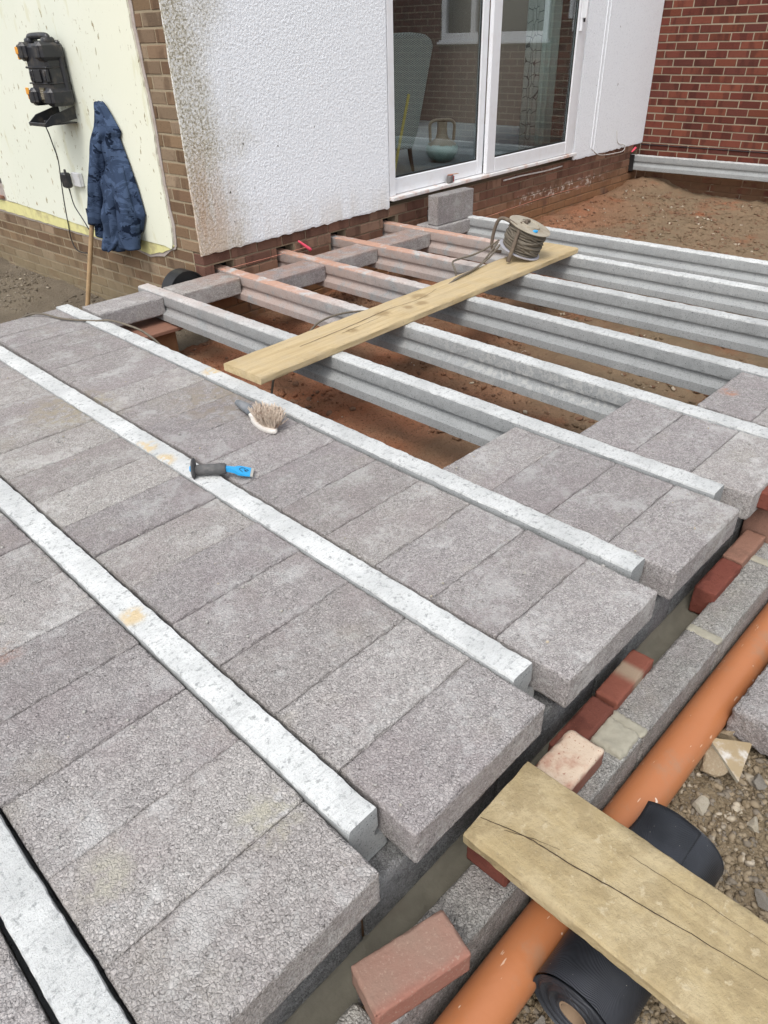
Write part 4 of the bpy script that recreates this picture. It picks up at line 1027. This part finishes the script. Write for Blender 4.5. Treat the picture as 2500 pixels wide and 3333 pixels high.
for k in range(9):
    a0 = rr.uniform(0, 6.3); z0 = rr.uniform(.05, .14); tl = rr.uniform(-.05, .05)
    mb.tube([T_(((.120+.002*math.sin(q))*math.cos(a0+q*.35), (.120+.002*math.sin(q))*math.sin(a0+q*.35), min(.172, max(.022, z0+tl*math.sin(q*.35))))) for q in range(19)], .0062, 6)
mb.build('wound_cable', M['cable_mud'], reel, smooth=True)
mb = MB(); mb.tube([(-.157, -.035, .012), (-.150, -.045, .06), (-.118, -.056, .15), (-.100, -.055, .195), (-.085, .0, .222), (-.078, .075, .240), (-.088, .11, .225), (-.094, .135, .155), (-.098, .143, .075), (-.085, .13, .040), (-.05, .10, .030)], [.014, .012, .0105, .0105, .0115, .0115, .0105, .011, .011, .010, .009], 10, steps=6)
mb.build('carry_frame', M['handle_tube'], reel, smooth=True)
mb = MB(); mb.tube([T_((-.03, .02, .198)), T_((.0, .03, .205)), T_((.03, .02, .2))], .010, 8, steps=4); mb.tube([T_((-.05, .05, .192)), T_((.0, .02, .214)), T_((.05, .03, .19))], .006, 8, steps=4); mb.build('wing_nut', M['handle_tube'], reel, smooth=True)
MB().cbox((-.012, -.012, 0), (.012, .012, .012), .002).build('blue_plug', M['blue_paint'], reel, loc=T_((-.07, -.06, .186)))
mb = MB()
mb.tube([(3.28, 1.94, .16), (3.24, 2.0, .11), (3.16, 2.05, .075), (3.05, 2.08, .065), (2.98, 2.07, .06), (2.95, 2.02, .02), (2.945, 2.0, -.08), (2.94, 1.98, -.12)], .0058, 8, steps=6)
mb.tube([(3.27, 1.92, .14), (3.16, 1.91, .09), (3.02, 1.88, .07), (2.88, 1.85, .063), (2.74, 1.83, .058), (2.6, 1.815, .035), (2.50, 1.80, -.01), (2.38, 1.78, -.03), (2.2, 1.84, -.02)], .0058, 8, steps=6)
mb.tube([(3.27, 1.94, .15), (3.17, 1.94, .085), (3.05, 1.90, .065), (2.9, 1.865, .058), (2.76, 1.85, .052), (2.62, 1.84, .02), (2.54, 1.82, -.01)], .0058, 8, steps=6)
mb.tube([(2.2, 1.86, -.02), (2.05, 1.92, .018), (1.92, 1.98, .02), (1.80, 2.0, .005), (1.72, 1.985, -.02), (1.62, 1.93, -.02), (1.5, 1.86, .022), (1.42, 1.83, -.03), (1.35, 1.82, -.09), (1.29, 1.775, -.13), (1.25, 1.74, -.2), (1.24, 1.70, -.33)], .0055, 8, steps=6)
tag(mb.build('trailing_cable', M['cable_mud'], smooth=True), 'muddy grey cable trailing from the reel under the far plank', 'cable')
mb = MB(); mb.tube([(.70, 3.42, -.05), (.80, 3.33, .012), (.86, 3.27, .015), (.905, 3.13, .008), (.995, 2.95, .012), (1.045, 2.85, .024), (1.075, 2.70, .022), (1.09, 2.56, .010), (1.12, 2.45, -.06), (1.15, 2.38, -.2), (1.2, 2.3, -.33)], .0058, 8, steps=6)
tag(mb.build('slab_cable', M['cable_mud'], smooth=True), 'brown cable lying over the far left corner of the block floor', 'cable')

# ------------------------------------------------------------------ chisel
ch = empty('bolster_chisel', (.452, 1.118, .012), 0)
d = Vector((.600-.452, .985-1.118, 0)); ang = math.atan2(d.y, d.x); ch.rotation_euler = (0, 0, ang); tag(ch, 'bolster chisel with black rubber guard grip and bright blue blade', 'chisel')
MX = Matrix.Rotation(R(90), 4, 'Y')
def along(tx, tz): m = Matrix.Rotation(R(90), 4, 'Y'); m.translation = Vector((tx, 0, tz)); return m
MB().lathe([(0, 0), (.034, 0), (.038, .003), (.036, .006), (.02, .010), (0, .010)], 36, along(0, .030)).build('guard', M['rubber'], ch, smooth=40)
MB().lathe([(.016, .0), (.020, .012), (.0185, .03), (.0205, .048), (.0185, .066), (.0205, .084), (.019, .10), (.016, .104), (0, .104)], 24, along(.010, .024)).build('grip', M['rubber'], ch, smooth=40)
MB().lathe([(0, -.009), (.010, -.009), (.011, -.004), (.010, 0)], 16, along(0, .030)).build('striking_head', M['blue_paint'], ch, smooth=40)
mb = MB(); sec = [(.112, .008, .008), (.128, .008, .008), (.142, .012, .007), (.156, .024, .0055), (.170, .026, .004), (.196, .027, .0022)]
V = [];
for x, hw, ht in sec: zc = .024-(x-.112)*.24; V += [(x, -hw, zc-ht), (x, hw, zc-ht), (x, hw, zc+ht), (x, -hw, zc+ht)]
F = [(i*4+k, i*4+(k+1) % 4, (i+1)*4+(k+1) % 4, (i+1)*4+k) for i in range(5) for k in range(4)]+[(0, 1, 2, 3), (20, 21, 22, 23)]
mb.add(V, F).build('blade', M['blue_paint'], ch)
zc = .024-(.196-.112)*.24
MB().add([(.1965, -.027, zc-.002), (.1965, .027, zc-.002), (.1965, .027, zc+.0022), (.1965, -.027, zc+.0022), (.205, -.027, zc-.003), (.205, .027, zc-.003), (.205, .027, zc-.001), (.205, -.027, zc-.001)], [(0, 1, 2, 3), (4, 5, 6, 7), (0, 1, 5, 4), (3, 2, 6, 7), (1, 2, 6, 5), (0, 3, 7, 4)]).build('cutting_edge', M['worn_steel'], ch)
mb = MB()
def onb(x, y): return (x, y, .024-(x-.112)*.24+(.0052 if x < .17 else .0036)+.0012)
for pl in ([(.158, .0), (.166, .012), (.178, .012)], [(.158, 0), (.168, -.012), (.172, -.014)], [(.174, .004), (.182, .0), (.176, -.004), (.186, -.008)], [(.180, .009), (.188, .004), (.186, -.002)]):
    mb.tube([onb(*q) for q in pl], .0009, 5, steps=4)
mb.build('blade_emblem', M['ink'], ch)
# ------------------------------------------------------------------ brush
br = empty('hand_brush', (.900, 1.485, .0), 0); br.scale = (1.12, 1.12, 1.1); d = Vector((-.045, -.31, 0)); br.rotation_euler = (0, 0, math.atan2(d.y, d.x)+PI*0); tag(br, 'hand brush with grey grip lying bristles up on the blocks', 'brush')
mb = MB(); mb.tube([(0, 0, .018), (.03, 0, .020), (.07, 0, .022), (.115, 0, .020), (.125, 0, .018)], [.011, .015, .018, .017, .010], 14, steps=4); mb.build('grip', M['brush_grip'], br, smooth=True)
mb = MB(); mb.tube([(-.006, 0, .018), (.0, 0, .018), (.006, 0, .019)], [.006, .0105, .012], 12); mb.build('end_cap', M['brush_white'], br, smooth=True)
mb = MB(); V = []; F = []; nn = 24
for zz, sc in ((.0, .92), (.005, 1), (.014, 1), (.018, .95)):
    for k in range(nn): a = 2*PI*k/nn; V.append((.20+.088*math.cos(a)*sc, -.004+.028*math.sin(a)*sc*(1 if math.cos(a) > -.6 else .8), zz))
for i in range(3):
    for k in range(nn): F.append((i*nn+k, i*nn+(k+1) % nn, (i+1)*nn+(k+1) % nn, (i+1)*nn+k))
F += [tuple(range(nn)), tuple(range(3*nn, 4*nn))]; mb.add(V, F); mb.tube([(.105, 0, .018), (.125, -.004, .014), (.14, -.004, .011)], [.013, .014, .012], 10, steps=3)
mb.build('stock', M['brush_white'], br, smooth=50)
mb = MB(); r = random.Random(3)
for k in range(620):
    a = r.uniform(0, 2*PI); q = math.sqrt(r.random()); x = .210+.070*q*math.cos(a); y = .010+.034*q*math.sin(a); lx = (x-.207)*.22+r.gauss(0, .007); ly = (y-.004)*.55+r.gauss(0, .007); hh = r.uniform(.028, .046)
    w_ = r.uniform(.0012, .0022); V = [(x+w_*math.cos(t), y+w_*math.sin(t), .018) for t in (0, 2.1, 4.2)]+[(x+lx+w_*.8*math.cos(t), y+ly+w_*.8*math.sin(t), .018+hh+r.uniform(-.002, .002)) for t in (0, 2.1, 4.2)]
    mb.add(V, [(0, 1, 4, 3), (1, 2, 5, 4), (2, 0, 3, 5), (3, 4, 5)])
mb.build('bristles', M['bristle'], br, fix=False)['kind'] = 'stuff'
# ------------------------------------------------------------------ tape measure and pencil
s_, t_ = 2.545, -.028
tm = empty('tape_measure', H(s_, t_, .1985), WA+.25); tag(tm, 'worn red and grey tape measure on the patio door sill', 'tape measure')
rb_ = rough_box((.068, .045, .062), .004, .0004, .012, 71); rb_.materials.append(M['tape_grey']); link('case', rb_, tm)
MB().cbox((.012, -.0242, .008), (.0335, -.0228, .052), .0005).build('label_plate', M['tape_red'], tm); MB().cbox((-.026, -.018, .0622), (.028, .018, .0632), .0004).build('top_patch', M['tape_red'], tm)
mb = MB(); mb.box((.016, -.0248, .014), (.018, -.0243, .044)); mb.box((.026, -.0248, .014), (.028, -.0243, .044)); mb.box((.0205, -.0248, .016), (.0225, -.0243, .030)); mb.build('label_marks', M['ink'], tm)
tag(MB().tube([H(s_-.035, t_-.005, .2665), H(s_+.08, t_-.012, .2625), H(s_+.105, t_-.0135, .2615)], [.0042, .0042, .001], 6).build('carpenter_pencil', M['pencil']), 'short carpenter pencil resting on the tape measure', 'pencil')
# ------------------------------------------------------------------ line pins and string
def pin(a, b, label):
    tag(MB().tube([a, (Vector(a)*.5+Vector(b)*.5), b], [.006, .011, .0125], 10, steps=3).build('line_pin', M['pink'], smooth=True), label, 'line pin')
pin(tuple(H(.80, -.02, .060)), tuple(H(.885, -.05, -.015)), 'bright pink line pin poking from the bricks below the white wall')
pin(tuple(H(5.93, -.05, .060)), tuple(H(6.06, -.03, .088)), 'bright pink line pin in the far corner above the last beam')
tag(MB().tube([H(.10, -.03, .012), H(.44, -.032, .008), H(.86, -.045, .012)], .0012, 5, steps=4).build('string_line', M['pink_string']), 'pink string stretched across the plinth below the white wall', 'string')
tag(MB().tube([H(2.9, -.03, -.17), H(3.7, -.035, -.154), H(4.3, -.035, -.148), H(4.95, -.03, -.16)], .0014, 5, steps=4).build('string_line', M['pink_string']), 'pink string running along the stained brickwork below the patio door', 'string')

# ------------------------------------------------------------------ tool case on the cream wall
case = empty('tool_case', H(0, 1.26, .93), WA); tag(case, 'black rugged tool case radio hung on the cream wall', 'tool case')
# local: x negative = out of wall, y along wall (larger = left in view), z up; base at z=.93
def cb(mbx, y0, y1, x0, x1, z0, z1, b=.008): return mbx.cbox((-x1, y0, z0), (-x0, y1, z1), b)
mb = MB(); cb(mb, -.135, .135, .02, .17, .01, .34, .02); mb.build('body', M['black_plastic'], case, smooth=30)
mb = MB(); cb(mb, -.150, .150, .045, .075, .0, .355, .01); mb.build('lid_rim', M['black_plastic'], case, smooth=30)
mb = MB()
for z0 in (.105, .115): pass
cb(mb, -.140, .140, .03, .178, .205, .217, .004); cb(mb, -.140, .140, .03, .178, .118, .128, .004); mb.build('rib', M['black_plastic'], case)
for y0, y1 in ((-.155, -.06), (.07, .155)):
    for z0, z1 in ((.245, .350), (-.005, .098)):
        mb = MB(); cb(mb, y0, y1, .03, .200, z0, z1, .022); cb(mb, y0+.012, y1-.012, .19, .206, z0+.014, z1-.014, .008); o = mb.build('corner_bumper', M['black_plastic'], case, smooth=30)
for y0, y1 in ((-.145, -.095), (.045, .085)):
    mb = MB(); cb(mb, y0, y1, .165, .188, .13, .20, .006); cb(mb, y0+.012, y1-.012, .186, .194, .14, .19, .003); mb.build('latch', M['black_plastic'], case)
for z0 in (.255, .03): 
    mb = MB(); cb(mb, .150, .162, .12, .200, z0, z0+.055, .004); cb(mb, .120, .158, .198, .208, z0+.03, z0+.07, .003); mb.build('amber_latch', M['amber'], case)
mb = MB(); mb.tube([(-.10, -.115, .32), (-.11, -.12, .362), (-.11, -.095, .378), (-.11, .095, .378), (-.11, .12, .362), (-.10, .115, .32)], .019, 10, steps=4); mb.cbox((-.145, -.14, .33), (-.07, -.085, .372), .01); mb.cbox((-.145, .085, .33), (-.07, .14, .372), .01); mb.build('handle', M['black_plastic'], case, smooth=True)
mb = MB(); mb.cbox((-.182, -.045, .13), (-.171, .04, .20), .003); mb.build('centre_recess', M['cable_black'], case)
MB().cbox((-.1785, -.04, .03), (-.1705, .02, .10), .002).build('info_plate', M['plate'], case)
mb = MB()
for i in range(5): mb.box((-.1800, -.034, .040+.011*i), (-.1790, .004+.01*(i % 2), .044+.011*i))
mb.build('plate_print', M['steel'], case)
# open tray hanging below
mb = MB(); a = [(-.03, -.01), (-.20, -.055), (-.26, -.10), (-.255, -.118), (-.03, -.085)]
for y in (-.105, .115):
    V = [(x, y, z) for x, z in a]+[(x, y+.008, z) for x, z in a]; n = 5
    mb.add(V, [tuple(range(n)), tuple(range(2*n-1, n-1, -1))]+[(i, i+n, (i+1) % n+n, (i+1) % n) for i in range(n)])
mb.cbox((-.258, -.097, -.112), (-.03, .115, -.104), .002); mb.cbox((-.262, -.100, -.115), (-.252, .118, -.094), .003); mb.cbox((-.19, -.09, -.1035), (-.18, .05, -.09), .002)
mb.build('open_tray', M['black_plastic'], case)
def Lw(t, z, off=.02): return H(-off, t, z)
mb = MB(); mb.tube([Lw(1.36, .83, .15), Lw(1.45, .80, .12), Lw(1.555, .74, .06), Lw(1.60, .66, .03), Lw(1.60, .562), Lw(1.632, .436), Lw(1.672, .283), Lw(1.70, .126), Lw(1.715, -.012), Lw(1.66, -.085), Lw(1.49, -.079), Lw(1.405, -.026), Lw(1.368, .057), Lw(1.385, .103), Lw(1.451, .178), Lw(1.524, .256), Lw(1.538, .34), Lw(1.526, .40, .03)], .0042, 8, steps=6)
tag(mb.build('charger_cable', M['cable_black'], smooth=True), 'thin black flex looping down the cream wall from case to charger', 'cable')
tag(MB().tube([Lw(1.355, .835, .155), Lw(1.375, .80, .15)], .010, 10).build('cable_connector', M['black_plastic']), 'small black connector plugged in beneath the tool case', 'connector')
so_ = empty('wall_socket', H(0, 1.345, .455), WA); tag(so_, 'white surface socket box on the cream wall', 'socket')
MB().cbox((-.045, -.055, -.045), (-.019, .055, .045), .005).build('back_box', M['white_box'], so_); MB().cbox((-.052, -.055, -.0445), (-.0455, .055, .0445), .003).build('face_plate', M['white_box'], so_)
cg = empty('plug_charger', H(-.0525, 1.40, .455), WA); tag(cg, 'black plug-in charger in the white wall socket', 'charger')
MB().cbox((-.055, -.01, -.055), (-.001, .055, .045), .010).build('body', M['black_plastic'], cg, smooth=30); MB().tube([(-.025, .02, .044), (-.025, .02, .066)], [.010, .007], 10).build('strain_relief', M['black_plastic'], cg)

# ------------------------------------------------------------------ jacket and wooden handle
def jl(v):   # left silhouette t(v), right silhouette, v=0 top .. 1 bottom
    L_ = np.interp(v, [0, .03, .10, .3, .5, .75, .9, 1], [.80, .84, .88, .955, 1.03, 1.15, 1.19, 1.17])
    R_ = np.interp(v, [0, .03, .08, .2, .25, .4, .6, .8, .93, 1], [.77, .735, .70, .625, .655, .61, .56, .535, .60, .70]); return L_, R_
mb = MB(); V = []; F = []; NU, NV = 72, 60
for j in range(NV+1):
    v = j/NV; L_, R_ = jl(v)
    for i in range(NU+1):
        u = i/NU; t = L_+(R_-L_)*u; z = .957-(.957-.13)*v-.06*v*v*math.sin(PI*u*1.0)+.03*v*math.sin(u*9)
        env = math.sin(PI*min(1, max(0, u)))**.55; amp = .20*v**.6+.03
        off = .03+env*(.045+.045*v)+env*amp*(.30*abs(math.sin(u*8+1.1*math.sin(v*4)+v*1.5))-.15+.13*abs(math.sin(u*15+v*4+1)))+env*.035*mn.noise(Vector((u*6, v*6, 1)))
        V.append((-max(.022, off), t, z))
for j in range(NV):
    for i in range(NU): q = j*(NU+1)+i; F.append((q, q+1, q+NU+2, q+NU+1))
jk = empty('jacket', W0, WA); tag(jk, 'blue camouflage fleece jacket hung on the cream wall over a wooden handle', 'jacket')
mb.add(V, F); o = mb.build('body', M['jacket'], jk, smooth=True); sm = o.modifiers.new('t', 'SOLIDIFY'); sm.thickness = .008
def sleeve(pts, rad, name='sleeve'):
    mb = MB(); P = smooth_path([Vector(p) for p in pts], 8); n = 28; V = []; F = []
    for i, p in enumerate(P):
        u = i/(len(P)-1); rr_ = float(np.interp(u, np.linspace(0, 1, len(rad)), rad))
        for k in range(n):
            a = 2*PI*k/n; q = rr_*(1+.10*math.sin(3*a+u*7)+.07*math.sin(5*a-u*11)+.09*mn.noise(Vector((a*.8, u*6, rad[0]*9)))); V.append((p.x+q*.75*math.cos(a), p.y+q*math.sin(a), p.z))
    for i in range(len(P)-1):
        for k in range(n): F.append((i*n+k, i*n+(k+1) % n, (i+1)*n+(k+1) % n, (i+1)*n+k))
    b = (len(P)-1)*n; c0 = len(V)
    for k in range(n): p = Vector(V[b+k]); c_ = P[-1]; q = c_+(p-c_)*.86; V.append((q.x, q.y, q.z+.003))
    for k in range(n): p = Vector(V[c0+k]); V.append((p.x, p.y, p.z+.10))
    for k in range(n): F.append((b+k, b+(k+1) % n, c0+(k+1) % n, c0+k))
    for k in range(n): F.append((c0+k, c0+(k+1) % n, c0+n+(k+1) % n, c0+n+k))
    mb.add(V, F); return mb.build(name, M['jacket'], jk, smooth=True)
sleeve([(-.07, .80, .84), (-.10, .82, .74), (-.12, .86, .60), (-.13, .945, .42), (-.125, 1.05, .205)], [.03, .05, .062, .066, .060])
sleeve([(-.06, .74, .62), (-.09, .78, .42), (-.09, .83, .22), (-.08, .89, .04)], [.05, .07, .065, .055])
sleeve([(-.06, .68, .60), (-.09, .66, .40), (-.10, .66, .24), (-.09, .70, .085)], [.05, .07, .085, .085], 'hem_fold')
hd = MB(); a = H(-.30, 1.20, -.455); b = H(-.12, 1.085, .26); b2 = a+(b-a)*1.35
hd.tube([a, a+(b-a)*.5, b, b2], .0165, 14); tag(hd.build('wooden_handle', M['broom_wood'], smooth=40), 'round wooden tool handle leaning up into the jacket', 'tool handle')

# ------------------------------------------------------------------ things inside the room
arm = empty('armchair', H(2.52, .50, .23), WA); tag(arm, 'grey zigzag fabric armchair seen from behind through the patio door', 'armchair')
o = [(-.36, .20), (.13, .19), (.19, .30), (.27, .55), (.36, .86), (.385, .93), (.36, .985), (.28, 1.02), (.1, 1.035), (-.25, 1.03), (-.38, .98), (-.42, .9), (-.40, .4)]
mb = slab(o, -.06, .06, lambda a, b, d: (a, d+.02*(1-b), b)); ob = mb.build('backrest', M['knit'], arm, smooth=50); bv = ob.modifiers.new('b', 'BEVEL'); bv.width = .03; bv.segments = 3
MB().cbox((-.36, .07, .20), (.20, .62, .38), .04).build('seat', M['knit'], arm, smooth=40)
for x in (-.40, .16): MB().cbox((x, .07, .28), (x+.09, .60, .55), .03).build('armrest', M['knit'], arm, smooth=40)
for x, y in ((.13, .0), (-.33, .0), (.13, .55), (-.33, .55)):
    MB().tube([(x, y+.01, .22), (x+.01, y, .10), (x+.025, y-.015, .0)], [.022, .018, .014], 8, steps=3).build('leg', M['dark_wood'], arm, smooth=True)
vs = empty('jug_vase', H(3.27, .63, .231)); tag(vs, 'stoneware jug vase with pale green glaze and strap handle on the room floor', 'vase')
MB().lathe([(0, 0), (.085, 0), (.12, .03), (.15, .08), (.152, .12), (.13, .155), (.09, .18), (.06, .20), (.048, .24), (.045, .30), (.05, .335), (.04, .335), (.036, .24)], 40).build('body', M['vase'], vs, smooth=50)
mb = MB()
for sg in (-1, 1): mb.tube([(sg*.085, -sg*.07, .175), (sg*.088, -sg*.072, .24), (sg*.088, -sg*.072, .315), (sg*.06, -sg*.05, .345), (0, 0, .352)], .014, 10, steps=5)
mb.build('handle', M['vase'], vs, smooth=True)
def drape(name, s0, s1, t0, mk, label, amp, fr):
    V = []; F = []; n = 120
    for j in range(3):
        z = .25+1.9*j/2
        for i in range(n+1):
            u = i/n; V.append((s0+(s1-s0)*u, t0+amp*math.sin(u*fr*2*PI)+.3*amp*math.sin(u*fr*4.3), z))
    for j in range(2):
        for i in range(n): q = j*(n+1)+i; F.append((q, q+1, q+n+2, q+n+1))
    o = MB().add(V, F).build(name, M[mk], loc=W0, rot=(0, 0, WA), smooth=True); tag(o, label, 'curtain'); m_ = o.modifiers.new('t', 'SOLIDIFY'); m_.thickness = .003
drape('curtain', 4.0, 4.27, .24, 'curtain', 'white curtain with black looped line pattern behind the right pane', .012, 3)
drape('sheer_curtain', 4.28, 5.3, .27, 'sheer', 'pale sheer curtain hanging beside the patterned one', .022, 9)
tag(MB().cbox((-.012, -.006, 0), (.012, .006, .56), .002).build('yellow_batten', M['yellow_level'], loc=H(2.0, .12, .34), rot=(0, .34, WA)), 'yellow batten leaning behind the left glass pane', 'batten')
